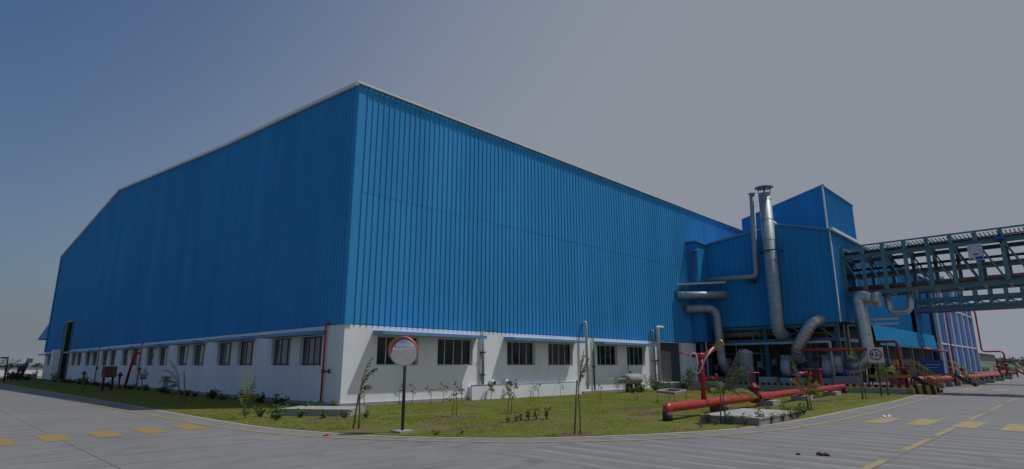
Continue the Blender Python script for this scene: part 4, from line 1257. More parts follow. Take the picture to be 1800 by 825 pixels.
valve_cluster(106, 8.5, 1.9, 'dark red valve right of the tall red pipe elbow', 1.5)

# ------------------------------------------------------------------ foreground: red hydrant main
PY = lambda x: 9.45 + .065 * (x - 16.2)
main = thing('hydrant_main', 'thick red hydrant pipe running across the lawn on blocks', 'pipe', (16.2, 9.4, 0))
ax = Vector((1, .065, 0)).normalized()
path = bend([(16.42, PY(16.42), .20), (16.42, PY(16.42), .40), (17.0, PY(17.0), .40), (39.3, PY(39.3), .42), (40.1, PY(40.1), .42), (40.1, PY(40.1), .15)], .30, 8)
mb = MB(); mb.tube(path, .145, 20); mb.build('pipe', M['red'], main)
for x in (16.42, 40.1):
    mb = MB(); mb.tube([(x, PY(x), -.02), (x, PY(x), .27)], .152, 20); mb.build('black_foot', M['dark'], main)
for x in (19.15, 21.4, 24.05, 24.35, 27.5, 30.4, 33.5, 37):
    mb = MB(); mb.ring((x, PY(x), .41), ax, .145, .035 if x not in (24.05, 24.35) else .06, .008 if x not in (24.05, 24.35) else .09, 20); mb.build('weld_band' if x not in (24.05, 24.35) else 'flange', M['red'] if x not in (24.05, 24.35) else M['dkred'], main)
# gate valve
xv = 24.2; yv = PY(xv)
gv = MB(); gv.lathe((xv, yv, .42), (0, 0, 1), [(0, .21), (.12, .22), (.25, .18), (.30, .18), (.31, .24), (.40, .24), (.41, .12), (.55, .10)], 16)
t = thing('gate_valve', 'dark red gate valve with handwheel on the hydrant main', 'valve', (xv, yv, .6))
gv.build('body', M['dkred'], t)
mb = MB()
for a in range(8): mb.tube([(xv + .21 * math.cos(a * .785), yv + .21 * math.sin(a * .785), .68), (xv + .21 * math.cos(a * .785), yv + .21 * math.sin(a * .785), .86)], .022, 6)
mb.build('bolt_ring', M['dkred'], t)
mb = MB(); mb.beam((xv - .08, yv + .06, 0.8), (xv - .07, yv + .04, 1.36), .04); mb.beam((xv + .08, yv - .06, 0.8), (xv + .07, yv - .04, 1.36), .04); mb.build('yoke', M['dkred'], t)
mb = MB(); mb.hoop((xv, yv, 1.37), (1, 0, 0), (0, 1, 0), .25, .022, 20); mb.beam((xv - .25, yv, 1.37), (xv + .25, yv, 1.37), .03); mb.beam((xv, yv - .25, 1.37), (xv, yv + .25, 1.37), .03); mb.build('hand_wheel', M['red'], t)
mb = MB(); mb.tube([(xv, yv, 0.9), (xv, yv, 1.63)], .018, 6); mb.build('spindle', M['rust'], t)
# monitor riser
xm = 19.2; ym = PY(xm)
t = thing('fire_monitor', 'red fire water monitor with brass nozzle and white hose on the main', 'fire monitor', (xm, ym, .76))
mb = MB(); mb.tube([(xm, ym, .52), (xm, ym, 1.95)], .085, 14); mb.build('riser', M['red'], t)
for z in (1.08, 1.14, 1.32, 1.50, 1.72):
    mb = MB(); mb.ring((xm, ym, z), (0, 0, 1), .085, .035, .06, 14); mb.build('flange', M['red'], t)
mb = MB(); mb.lathe((xm, ym, 1.14), (0, 0, 1), [(0, .1), (.05, .14), (.13, .14), (.18, .1)], 14); mb.build('valve_body', M['red'], t)
rtv = Vector((.7, -.714, 0))
v0 = Vector((xm, ym, 1.22))
mb = MB(); mb.tube([v0, v0 + rtv * .45], .055, 10); mb.ring(v0 + rtv * .3, rtv, .055, .04, .03, 10); mb.build('branch', M['dkred'], t)
mb = MB(); c = v0 + rtv * .47; mb.hoop(c, (0, 0, 1), rtv.cross(Vector((0, 0, 1))), .16, .02, 16); mb.beam(c - Vector((0, 0, .16)), c + Vector((0, 0, .16)), .025); mb.build('hand_wheel', M['dkred'], t)
top = Vector((xm, ym, 1.98))
mb = MB(); mb.lathe(top + Vector((0, 0, -.08)), (0, 0, 1), [(0, .1), (.04, .13), (.14, .13), (.18, .09)], 14); mb.build('swivel', M['red'], t)
mb = MB()
pts = bend([top + rtv * -.35 + Vector((0, 0, .02)), top + rtv * .1 + Vector((0, 0, .0)), top + rtv * .2 + Vector((0, 0, .05)), top + rtv * .52 + Vector((0, 0, .28))], .15)
mb.tube(pts, .075, 12); mb.build('barrel', M['red'], t)
mb = MB(); p = top + rtv * .50 + Vector((0, 0, .27)); d = Vector((rtv.x * .8, rtv.y * .8, .55)).normalized()
mb.lathe(p, d, [(0, .075), (.05, .09), (.2, .10), (.3, .14), (.34, .14)], 14); mb.build('nozzle', M['brass'], t)
mb = MB(); mb.tube([top + rtv * -.35 + Vector((0, 0, .02)), top + rtv * -.72 + Vector((0, 0, .12))], .025, 8); mb.build('handle', M['red'], t)
mb = MB()
hp = [top + rtv * .40 + Vector((-.05, -.05, .25)), top + rtv * .1 + Vector((-.12, -.1, -.1)), top + rtv * -.12 + Vector((-.1, -.1, -.55)), top + rtv * -.25 + Vector((-.1, -.1, -.62)), top + rtv * -.42 + Vector((-.1, -.1, -.2)), top + rtv * -.38 + Vector((-.08, -.08, .08)), top + rtv * -.2 + Vector((-.1, -.1, .08)), top + rtv * -.16 + Vector((-.12, -.1, -.3)), top + rtv * -.26 + Vector((-.12, -.1, -.58))]
mb.tube(bend(hp, .12, 5), .026, 8); mb.build('hose', M['hose'], t)
# small elbow riser
xe = 30.5; ye = PY(xe)
t = thing('elbow_riser', 'short red riser with a bent top on the right part of the main', 'pipe', (xe, ye, .75))
mb = MB(); mb.tube(bend([(xe, ye, .54), (xe, ye, 1.27), (xe + .3, ye - .33, 1.28)], .16), .075, 12); mb.build('pipe', M['red'], t)
mb = MB(); mb.ring((xe + .3, ye - .33, 1.28), (.7, -.7, 0), .075, .05, .025, 12); mb.build('flange', M['red'], t)
# concrete saddles
for x, w, h, lab in ((20.7, .26, .22, 'dark brown brick support under the hydrant main left of its valve'), (25.9, .55, .21, 'pale concrete support block right of the gate valve'), (30.9, .6, .21, 'pale concrete support block below the bent riser'), (37.0, .6, .21, 'pale concrete support block nearest the right end of the main')):
    y = PY(x)
    t = thing('pipe_support', lab, 'support', (x, y, 0), 'supports of the hydrant main')
    mb = MB(); mb.obox((x, y, h / 2 + .01), ax * w, Vector((-ax.y, ax.x, 0)) * .34, (0, 0, h / 2)); mb.build('block', M['concrete_lt'] if x > 22 else M['soil'], t)
    mb = MB(); mb.obox((x, y, (h + .30) / 2), ax * .22, Vector((-ax.y, ax.x, 0)) * .12, (0, 0, max(.02, (.30 - h) / 2))); mb.build('saddle', M['dkred'], t)
# concrete slab cover by the road
t = thing('chamber_cover', 'raised concrete chamber cover in the grass beside the road', 'slab', (19.6, 8.4, 0))
ca = Vector((1, .05, 0)).normalized(); cb = Vector((-.05, 1, 0)).normalized()
c0 = Vector((18.65, 7.85, 0))
mb = MB(); mb.obox(c0 + Vector((0, 0, .07)), ca * 1.78, cb * .86, (0, 0, .10)); mb.build('base', M['concrete'], t)
for k in (-1, 1):
    mb = MB(); mb.obox(c0 + ca * (.9 * k) + Vector((0, 0, .196)), ca * .885, cb * .88, (0, 0, .024)); mb.build('lid', M['concrete_lt'], t)
t = thing('corner_slab', 'pale concrete slab lying in weeds at the building corner', 'slab', (10.5, 19.2, 0))
d1 = Vector((10.4 - 8.94, 17.75 - 19.72, 0)); L1 = d1.length; d1.normalize(); d2 = Vector((-d1.y, d1.x, 0))
if d2.x < 0: d2 = -d2
c0 = Vector((8.94, 19.72, 0)) + d1 * (L1 / 2) + d2 * .75
mb = MB(); mb.obox(c0 + Vector((0, 0, .12)), d1 * (L1 / 2), d2 * .75, (0, 0, .12)); mb.build('slab', M['concrete_lt'], t)
# convex mirror
mx, my = 9.0, 12.68
t = thing('traffic_mirror', 'round convex traffic mirror with orange hood on a dark post', 'mirror', (mx, my, 0))
mb = MB(); mb.tube([(mx, my, 0), (mx, my, 2.15)], .04, 14); mb.build('post', M['dark'], t)
mb = MB(); mb.obox((mx, my, .03), (.22, 0, 0), (0, .22, 0), (0, 0, .03)); mb.build('footing', M['concrete_lt'], t)
nrm = (Vector((-.57, -.82, 0)).normalized() + Vector((.7, -.714, 0)) * -.34 + Vector((0, 0, -.13))).normalized()
mc = Vector((mx, my, 2.02)) + nrm * .07 + Vector((-.02, .02, 0))
ma = nrm.cross(Vector((0, 0, 1))).normalized(); mbv = ma.cross(nrm).normalized()
rm, Rc = .365, .95
mb = MB(); rings = 10; seg = 40
dz = lambda r_: math.sqrt(Rc * Rc - r_ * r_) - math.sqrt(Rc * Rc - rm * rm)
idx = []
for i in range(rings + 1):
    r_ = rm * i / rings
    idx.append([])
    for k in range(seg if i else 1):
        a = 2 * math.pi * k / seg
        mb.v.append(mc + (ma * math.cos(a) + mbv * math.sin(a)) * r_ + nrm * dz(r_)); idx[-1].append(len(mb.v) - 1)
for i in range(rings):
    for k in range(seg):
        k2 = (k + 1) % seg
        if i == 0: f = (idx[0][0], idx[1][k], idx[1][k2])
        else: f = (idx[i][k], idx[i + 1][k], idx[i + 1][k2], idx[i][k2])
        mb.f.append(f); mb.sm.append(True)
mface = mb.build('mirror_face', M['mirror'], t)
mb = MB(); mb.hoop(mc, ma, mbv, rm + .008, .016, 40, 8); mb.build('rim', M['palepipe'], t)
mb = MB(); mb.lathe(mc - nrm * .01, -nrm, [(0, rm), (.03, rm * .98), (.09, rm * .6), (.11, .1)], 30); mb.build('back_shell', M['orange'], t)
mb = MB()      # hood: half ring, deepest at the top
H = 40; v = []
for k in range(H + 1):
    a = R(-25) + (R(205) - R(-25)) * k / H
    dep = .17 * max(0.05, math.sin((k / H) * math.pi)) ** .8
    for r_, d in ((rm + .012, 0), (rm + .02, dep), (rm + .032, dep), (rm + .026, -.01)):
        mb.v.append(mc + (ma * math.cos(a) + mbv * math.sin(a)) * r_ + nrm * d)
for k in range(H):
    for j in range(4):
        a, b = k * 4 + j, k * 4 + (j + 1) % 4
        mb.f.append((a, b, b + 4, a + 4)); mb.sm.append(True)
mb.build('hood', M['orange'], t)
mb = MB(); mb.obox(Vector((mx, my, 2.02)) - nrm * .0, ma * .03, nrm * .06, (0, 0, .06)); mb.build('bracket', M['dark'], t)
# height limit sign
sx, sy = 37.15, 8.40
t = thing('height_sign', 'white square 4.5 m height limit sign with red ring on a thin dark post', 'sign', (sx, sy, 0))
mb = MB(); mb.tube([(sx, sy, 0), (sx, sy, 2.6)], .03, 8); mb.build('post', M['black'], t)
mb = MB(); mb.box(sx - .06, sx - .04, sy - .37, sy + .37, 1.80, 2.63); mb.build('board', M['fabric'], t)
SC = Vector((sx - .062, sy, 2.24))
mb = MB(); n = 36
for k in range(n):
    a, b = 2 * math.pi * k / n, 2 * math.pi * (k + 1) / n
    P = lambda r_, t_: SC + Vector((0, -math.cos(t_) * r_, math.sin(t_) * r_))
    mb.quad(P(.245, a), P(.31, a), P(.31, b), P(.245, b))
mb.build('red_ring', M['red'], t)
mb = MB()
mb.quad(SC + Vector((-.001, .05, .235)), SC + Vector((-.001, -.05, .235)), SC + Vector((-.001, 0, .15)))
mb.quad(SC + Vector((-.001, -.05, -.235)), SC + Vector((-.001, .05, -.235)), SC + Vector((-.001, 0, -.15)))
mb.build('arrows', M['black'], t)
for txt, size, dy, dz_ in (('4.5', .30, .06, .0), ('m', .16, -.185, -.05)):
    me = text_mesh(txt, size); me.materials.append(M['black'])
    o = bpy.data.objects.new('lettering', me); COL.objects.link(o); o.parent = t
    o.location = SC + Vector((-.003, dy, dz_)) - Vector((sx, sy, 0))
    o.rotation_euler = (R(90), 0, R(-90))
# red hose box on the right
t = thing('hose_box', 'red hose box behind the ragged palm, by the striped kerb', 'hose box', (40.5, 12.8, 0))
mb = MB(); mb.box(40.3, 40.7, 12.35, 13.2, .55, 1.4); mb.build('body', M['dkred'], t)
mb = MB(); mb.box(40.2, 40.8, 12.28, 13.27, 1.4, 1.46); mb.build('lid', M['pink'], t)
for y in (12.45, 13.1):
    mb = MB(); mb.box(40.45, 40.55, y - .04, y + .04, 0, .55); mb.build('leg', M['dkred'], t)
# hose box on the left lawn
def hosebox(x, y, label, s=1.0):
    t = thing('hose_box', label, 'hose box', (x, y, 0))
    u = Vector((.5, -.86, 0)); w = Vector((.86, .5, 0))
    mb = MB(); mb.obox((x, y, 1.25 * s), w * .42 * s, u * .16 * s, (0, 0, .36 * s)); mb.build('body', M['dkred'], t)
    mb = MB(); mb.obox(Vector((x, y, 1.25 * s)) - w * 0 + u * .165 * s, w * .34 * s, u * .01, (0, 0, .28 * s)); mb.build('door', M['rust'], t)
    for k in (-1, 1):
        p = Vector((x, y, 0)) + w * (.34 * s * k)
        mb = MB(); mb.obox(p + Vector((0, 0, .45 * s)), w * .05 * s, u * .05 * s, (0, 0, .45 * s)); mb.build('leg', M['black'], t)
hosebox(9.6, 47.3, 'red brown hose box on two dark legs in the shaded grass')
hosebox(10.6, 100.5, 'far dark hose box on two legs near the boundary wall', 1.0)
def hydrant(x, y, label, mat='dkred'):
    t = thing('hydrant', label, 'hydrant', (x, y, 0))
    mb = MB(); mb.lathe((x, y, 0), (0, 0, 1), [(0, .12), (.06, .12), (.07, .07), (.85, .07), (.9, .12), (1.1, .12), (1.18, .05)], 12); mb.build('barrel', M[mat], t)
    mb = MB(); mb.tube([(x, y, .98), (x + .1, y - .28, .98)], .05, 8); mb.tube([(x, y, .98), (x - .1, y + .28, .98)], .05, 8); mb.build('outlet', M['black'], t)
hydrant(11.2, 64.5, 'small dark hydrant near the wall left of the hose box')
hydrant(11.0, 50.8, 'small dark hydrant near the wall at the midway riser')
# pink-trimmed wire table in the lawn
t = thing('wire_table', 'low wire table with pink and white edging standing in the lawn', 'table', (24.6, 13.9, 0))
TA = [Vector((24.0, 14.3, 0)), Vector((22.8, 12.75, 0)), Vector((25.5, 13.68, 0)), Vector((26.2, 14.95, 0))]
zt_ = .50
for p in TA:
    mb = MB(); mb.tube([p, p + Vector((0, 0, zt_))], .014, 6); mb.build('leg', M['dark'], t)
mb = MB()
for a, b in zip(TA, TA[1:] + TA[:1]):
    mb.beam(a + Vector((0, 0, zt_)), b + Vector((0, 0, zt_)), .04, .10)
mb.build('frame', M['pink_fl'], t)
mb = MB(); rr = random.Random(4)
for k, (a, b) in enumerate(zip(TA, TA[1:] + TA[:1])):
    for i in range(14):
        p = a + (b - a) * (i + rr.random()) / 14 + Vector((0, 0, zt_ + .055))
        mb.obox(p, (.03 + rr.random() * .02, 0, 0), (0, .025, 0), (0, 0, .01 + rr.random() * .015))
mb.build('edging', M['fabric'], t)
mb = MB()
for i in range(1, 5):
    mb.tube([TA[0] + (TA[3] - TA[0]) * i / 5 + Vector((0, 0, zt_)), TA[1] + (TA[2] - TA[1]) * i / 5 + Vector((0, 0, zt_))], .01, 5)
mb.build('wire_top', M['brass'], t)
# lump of dark mud on the road
rr = random.Random(9)
mb = MB()
for i in range(26):
    x, y = 12.35 + max(-.07, min(.07, rr.gauss(0, .05))), 3.9 + max(-.12, min(.12, rr.gauss(0, .08)))
    s_ = rr.uniform(.02, .05)
    mb.lathe((x, y, 0), (0, 0, 1), [(0, s_ * 1.2), (s_ * .6, s_), (s_ * 1.1, s_ * .4)], 6)
M['mud'] = paint('mud', (.025, .018, .014), .9)
q = MB(); q.lathe((12.1, 4.25, 0), (0, 0, 1), [(0, .045), (.02, .04), (.035, .015)], 7); solo(q, 'mud_crumb', M['mud'], 'small dark crumb of mud left of the larger lump on the road', 'mud', (12.1, 4.25, 0))
solo(mb, 'mud_lump', M['mud'], 'dark lump of mud lying on the concrete road', 'mud', (12.35, 3.9, 0))
for (x, y), lab in (((16.0, 7.1), 'red scrap of litter on the road beside the yellow line'), ((7.3, 13.4), 'tiny red scrap of litter on the road left of the mirror')):
    mb = MB(); mb.obox((x, y, .02), (.06, .01, 0), (0, .03, 0), (0, 0, .012)); mb.obox((x + .05, y + .03, .03), (.03, .02, .01), (-.01, .02, 0), (0, 0, .01)); solo(mb, 'litter', M['red'], lab, 'litter', (x, y, 0))
mb = MB(); mb.obox((22.6, 5.1, .03), (.12, .03, .01), (0, .05, .01), (0, 0, .012)); mb.obox((22.75, 5.0, .04), (.05, .02, .02), (-.01, .04, 0), (0, 0, .01)); solo(mb, 'litter', M['trim'], 'white scrap of litter on a yellow block of the right road', 'litter', (22.6, 5.1, 0))

# ------------------------------------------------------------------ plants
def frond(mb_l, mb_r, p0, direction, L, droop, nl=16, ll=.32, rnd=random, fold=.6, width=.014):
    """rachis curve plus two rows of narrow leaflets"""
    d = Vector(direction).normalized()
    side = d.cross(Vector((0, 0, 1)))
    side = side.normalized() if side.length > 1e-3 else Vector((1, 0, 0))
    pts = []; p = Vector(p0); dd = d.copy(); n = 12
    for i in range(n + 1):
        pts.append(p.copy())
        dd = (dd + Vector((0, 0, -droop / n * (0.4 + 1.4 * i / n)))).normalized()
        p += dd * (L / n)
    mb_r.tube(pts, [.014 * (1 - .8 * i / n) + .003 for i in range(n + 1)], 5)
    for i in range(nl):
        t_ = .18 + .8 * i / nl
        k = t_ * n; j = min(int(k), n - 1); f = k - j
        q = pts[j] * (1 - f) + pts[j + 1] * f
        tan = (pts[j + 1] - pts[j]).normalized()
        l_ = ll * (math.sin(math.pi * min(1, t_ * .85 + .15)) * .8 + .2) * rnd.uniform(.75, 1.15)
        for sg in (-1, 1):
            dv = (side * sg * .8 + tan * .75 + Vector((0, 0, -.25 - fold * rnd.random()))).normalized()
            m = q + dv * l_ * .5
            e = q + dv * l_ + Vector((0, 0, -.12 * l_ * 2 * rnd.random()))
            wv = tan * width * rnd.uniform(.7, 1.2)
            mb_l.quad(q - wv * .4, q + wv * .4, m + wv, e, m - wv)
def palm(x, y, h, fronds, label, mats=('leaf', 'trunk'), trunk_r=.035, stake=None, seed=1, lean=(0, 0), ll=.32, group=None, nl=17, lw=.014):
    rnd = random.Random(seed)
    t = thing('young_palm', label, 'palm', (x, y, 0), group)
    mb = MB()
    pts = [(x + lean[0] * k / 6 + .02 * math.sin(k), y + lean[1] * k / 6, h * k / 6 - .02) for k in range(7)]
    mb.tube(pts, [trunk_r * (1.2 - .5 * k / 6) for k in range(7)], 8); mb.build('trunk', M[mats[1]], t)
    if stake:
        mb = MB(); mb.tube([(x + stake[0], y + stake[1], -.02), (x + stake[0] * .3 + lean[0] * .8, y + stake[1] * .3 + lean[1] * .8, stake[2])], .022, 6); mb.build('stake', M['wood'], t)
    top = Vector(pts[-1])
    for (az_, el, L, dr, mname) in fronds:
        dirv = Vector((math.cos(R(az_)) * math.cos(R(el)), math.sin(R(az_)) * math.cos(R(el)), math.sin(R(el))))
        ml = MB()
        frond(ml, ml, top - Vector((0, 0, rnd.uniform(0, .12))), dirv, L, dr, rnd=rnd, ll=ll, nl=nl, width=lw)
        ml.build('frond', M[mname], t)
    return t
# azimuths: screen right = -45.6 deg, screen left = 134.4
RT, LF = -45.6, 134.4
palm(8.43, 28.44, .8, [(LF, 72, 1.3, 2.0, 'leaf_dry'), (LF + 25, 55, 1.0, 1.9, 'leaf'), (LF - 20, 35, .7, 1.6, 'leaf'), (LF + 5, 80, 1.4, 1.7, 'leaf_dry')], 'young palm with dry fronds arching left by the shaded wall', seed=2, stake=(.25, -.25, 1.4), trunk_r=.045, ll=.26)
palm(7.67, 19.22, .45, [(80, 84, 1.2, .25, 'leaf_yl'), (RT, 62, .6, .8, 'leaf'), (LF, 68, .55, .9, 'leaf'), (20, 74, .8, .4, 'leaf'), (RT + 30, 80, 1.0, .4, 'leaf_dry')], 'bushy upright young palm in the grass left of the corner', seed=3, trunk_r=.025, ll=.2)
palm(8.66, 14.19, 1.05, [(RT, 82, .95, 1.5, 'leaf_dry'), (RT + 15, 76, .8, 1.9, 'leaf_dry'), (RT + 5, 55, .35, 1.6, 'leaf_dry')], 'thin dry palm drooping right beside the mirror post', seed=4, stake=(-.10, .10, .9), trunk_r=.024, ll=.24)
palm(11.75, 9.18, 1.25, [(RT, 82, .9, .35, 'leaf_dry'), (RT - 12, 74, .7, .7, 'leaf_dry')], 'thin bare palm sapling tied to a stake at the road edge', seed=5, stake=(-.10, .10, 1.3), trunk_r=.018, ll=.3)
palm(16.85, 7.85, .95, [(RT, 72, 1.45, .7, 'leaf_dry'), (RT + 10, 64, 1.1, .9, 'leaf'), (RT, 32, 1.1, 1.5, 'leaf_yl'), (LF, 40, .4, .9, 'leaf'), (60, 60, .5, .8, 'leaf')], 'leafy young palm with a bright arching frond before the silver vessel', seed=6, stake=(-.1, .1, 1.2), trunk_r=.022, ll=.40, nl=24, lw=.019)
palm(24.0, 7.9, .65, [(LF, 74, 1.5, .2, 'leaf_dry'), (LF - 20, 62, .8, .9, 'leaf_dry'), (RT, 65, .75, .9, 'leaf_yl'), (RT + 20, 50, .8, 1.1, 'leaf_dry'), (RT - 10, 80, .9, .9, 'leaf_yl'), (RT, 32, .5, 1.0, 'leaf')], 'ragged palm with one dry spike leaning left before the red main', seed=7, trunk_r=.04, ll=.32, nl=22, lw=.018, stake=(.1, -.1, .9))
palm(33.43, 8.39, 1.9, [(LF, 60, .6, 1.6, 'leaf_dry'), (RT, 70, .7, 1.6, 'leaf'), (60, 75, .8, .9, 'leaf')], 'tall thin palm standing left of the height limit sign', seed=8, trunk_r=.04, ll=.24, stake=(.25, -.1, 1.6))
palm(38.8, 8.43, 1.4, [(LF, 55, .6, 1.8, 'leaf'), (RT, 50, .7, 1.8, 'leaf_yl'), (60, 70, .6, 1.0, 'leaf'), (-120, 40, .7, 1.9, 'leaf_yl'), (LF - 40, 20, .7, 1.8, 'leaf_yl')], 'short yellow-green palm just right of the height limit sign', seed=9, trunk_r=.05, ll=.28)
palm(8.08, 32.9, 1.0, [(LF, 78, .6, 1.2, 'leaf'), (RT, 72, .45, 1.2, 'leaf_dry'), (30, 82, .7, .5, 'leaf_dry')], 'thin young palm in shade in front of the leaning red pipe', seed=10, trunk_r=.03, ll=.2)
for i, (x, y, h, lab) in enumerate(((8.05, 45.9, .6, 'small shaded palm in front of the red brown hose box'), (7.9, 56, .7, 'small shaded palm on the left lawn beyond the hose box'), (8.2, 68, .8, 'small far palm on the shaded left lawn'), (8.0, 88, .9, 'farthest small palm at the end of the left lawn'))):
    palm(x, y, h, [(LF, 75, .55, 1.4, 'leaf'), (RT, 75, .5, 1.4, 'leaf_dry'), (40, 82, .7, .5, 'leaf')], lab, seed=20 + i, trunk_r=.03, ll=.18)

def leaf_clump(mb, c, r_, n, size, rnd, up=.3):
    for _ in range(n):
        a = rnd.uniform(0, 6.283); z = rnd.uniform(-1, 1); q = rnd.random() ** .5
        s_ = math.sqrt(1 - z * z)
        p = Vector(c) + Vector((math.cos(a) * s_, math.sin(a) * s_, z)) * r_ * q
        d = Vector((rnd.gauss(0, 1), rnd.gauss(0, 1), rnd.gauss(up, .7))).normalized()
        w = d.cross(Vector((rnd.gauss(0, 1), rnd.gauss(0, 1), rnd.gauss(0, 1)))).normalized()
        L = size * rnd.uniform(.6, 1.3)
        mb.quad(p, p + d * L * .5 + w * L * .28, p + d * L, p + d * L * .5 - w * L * .28)
def bush(name, x, y, h, w, label, cat, mat, seed, group=None, n=150, leaf=.09, stems=5):
    rnd = random.Random(seed)
    t = thing(name, label, cat, (x, y, 0), group)
    mb = MB(); ml = MB()
    for i in range(stems):
        a = rnd.uniform(0, 6.283); l = rnd.uniform(.3, 1) * w
        e = (x + math.cos(a) * l, y + math.sin(a) * l, h * rnd.uniform(.6, 1))
        m_ = (x + math.cos(a) * l * .4, y + math.sin(a) * l * .4, h * .4)
        mb.tube([(x, y, 0), m_, e], [.015, .011, .005], 5)
        leaf_clump(ml, e, w * .42, n // stems // 2, leaf, rnd)
        leaf_clump(ml, m_, w * .4, n // stems // 2, leaf, rnd)
    mb.build('stem', M['trunk'], t)
    ml.build('foliage', M[mat], t)
    return t
# dark shrubs along the shaded wall
protos = [bush('shrub', 11.4, 25 + i * 2, .38, .36, ORD[i] + ' dark shrub from the building corner along the shaded wall', 'shrub', 'leaf_dk', 40 + i, 'shrubs along the shaded wall', n=170, leaf=.11, stems=6) for i in range(3)]
rr = random.Random(8)
y = 30.6; k = 0
while y < 80 and k < 37:
    o = dup(protos[k % 3], (rr.uniform(10.9, 11.7), y, 0), rr.uniform(0, 6.28), rr.uniform(.6, 1.05), ORD[k + 3] + ' dark shrub from the building corner along the shaded wall')
    y += rr.uniform(0.9, 1.8); k += 1
# hedge plants far left
for i in range(5):
    dup(protos[i % 3], (9.3 + rr.uniform(-.5, .5), 84 + i * 3.2, 0), rr.uniform(0, 6.28), rr.uniform(1.5, 2.1), ORD[i] + ' of the larger dark shrubs counted from the tall doorway leftwards', 'shrubs beyond the doorway')
# sunny weeds round the corner slab
pw = bush('weed_clump', 9.2, 18.6, .26, .22, 'leafy weed clump in front of the middle of the pale corner slab', 'weed', 'leaf', 60, 'weeds around the corner slab', n=110, leaf=.085, stems=7)
for i, (x, y, s_) in enumerate(((8.5, 18.9, 1.2), (8.2, 18.2, 1.0), (9.5, 17.7, .9), (10.0, 17.2, .9), (10.6, 16.9, .8), (8.35, 19.7, 1.1), (9.4, 20.6, 1.2), (10.2, 20.3, 1.1), (10.9, 20.9, 1.2), (11.4, 20.5, 1.3), (9.0, 21.5, 1.0), (8.2, 20.6, .8))):
    dup(pw, (x, y, .0), i * 1.3, s_, ['leafy weed clump at the left front of the pale corner slab', 'leafy weed clump farthest out in the grass left of the corner slab', 'leafy weed clump before the right half of the corner slab', 'leafy weed clump near the right front of the corner slab', 'leafy weed clump at the right end of the corner slab', 'leafy weed clump at the left end of the corner slab', 'leafy weed clump behind the left half of the corner slab', 'leafy weed clump behind the middle of the corner slab', 'leafy weed clump behind the slab below the red riser', 'leafy weed clump at the building corner behind the slab', 'leafy weed clump left behind the slab towards the wall', 'leafy weed clump left of the slab beside the upright palm'][i])
pc = bush('weed_clump', 17.3, 6.97, .38, .22, 'green weed clump at the near corner of the chamber cover', 'weed', 'leaf', 61, 'weeds around the chamber cover', n=100, leaf=.07, stems=6)
for i, (x, y, s_) in enumerate(((16.7, 7.6, .8), (16.7, 7.2, .8), (17.9, 6.95, .7), (18.8, 6.93, .7), (19.7, 6.98, .8), (20.2, 7.0, .9), (20.7, 7.15, 1.0), (20.75, 7.6, 1.0), (20.8, 8.1, .9), (21.2, 7.25, .9), (21.7, 7.3, .8), (16.7, 8.3, .8))):
    dup(pc, (x, y, 0), i * 1.7, s_, ['green weed clump on the left end of the chamber cover', 'green weed clump left of the chamber cover front corner', 'first green weed clump along the chamber cover road side from its near corner', 'second green weed clump along the chamber cover road side from its near corner', 'third green weed clump along the chamber cover road side from its near corner', 'fourth green weed clump along the chamber cover road side from its near corner', 'green weed clump at the far right corner of the chamber cover', 'green weed clump on the right end of the chamber cover', 'green weed clump behind the right end of the chamber cover', 'green weed clump just beyond the chamber cover towards the ragged palm', 'last green weed clump past the chamber cover by the road', 'green weed clump at the back left of the chamber cover'][i])
# staked saplings in the lawn
def sapling(x, y, h, label, seed, mat='leaf', crown=.2, n=60, lean=0, stake=True, leaf=.1):
    rnd = random.Random(seed)
    t = thing('sapling', label, 'sapling', (x, y, 0))
    mb = MB(); mb.tube([(x, y, -.02), (x + .03, y, h * .5), (x + lean, y + .02, h)], [.014, .011, .006], 5); 
    ml = MB()
    for k in range(5):
        z = h * (.5 + .12 * k); a = rnd.uniform(0, 6.28); l = crown * rnd.uniform(.5, 1.1)
        e = Vector((x + lean * z / h + math.cos(a) * l, y + math.sin(a) * l, z + .1))
        mb.tube([(x + lean * z / h * .8, y, z), e], [.006, .003], 4)
        leaf_clump(ml, e, crown * .6, n // 5, leaf, rnd)
    mb.build('stem', M['trunk'], t); ml.build('foliage', M[mat], t)
    if stake:
        q = MB(); q.tube([(x - .1, y + .08, -.02), (x - .06, y + .05, h * .75)], .010, 5); q.build('stake', M['wood'], t)
sapling(12.98, 15.3, .95, 'staked leafy sapling in the lawn below the second window', 71, crown=.22)
sapling(15.08, 14.8, .95, 'taller leafy sapling in the lawn below the third window', 72, crown=.22, n=70)
sapling(21.2, 15.4, .95, 'bare staked sapling in the lawn right of the thin palm', 73, crown=.12, n=16)
sapling(24.4, 15.6, .9, 'bare staked sapling left of the pink wire table', 74, crown=.12, n=14)
sapling(35.0, 18.3, 1.35, 'round bushy sapling in front of the loading block', 75, crown=.5, n=330, leaf=.13)
sapling(20.7, 18.9, .8, 'thin sapling near the skirting wall left of the vent pipe', 76, crown=.15, n=22)
names_w = ['at the foot of the wall right of the corner', 'at the wall below the mirror window', 'at the wall right of the mirror post', 'at the wall below the gap between first windows', 'at the wall below the second window', 'at the wall left of the grey-green downpipe', 'at the skirting right of the grey-green downpipe', 'at the skirting below the third window', 'at the skirting below the fourth window', 'at the skirting left of the gooseneck vent', 'at the wall below the fifth window', 'beside the small grey tank', 'at the wall below the sixth window', 'left of the loading block']
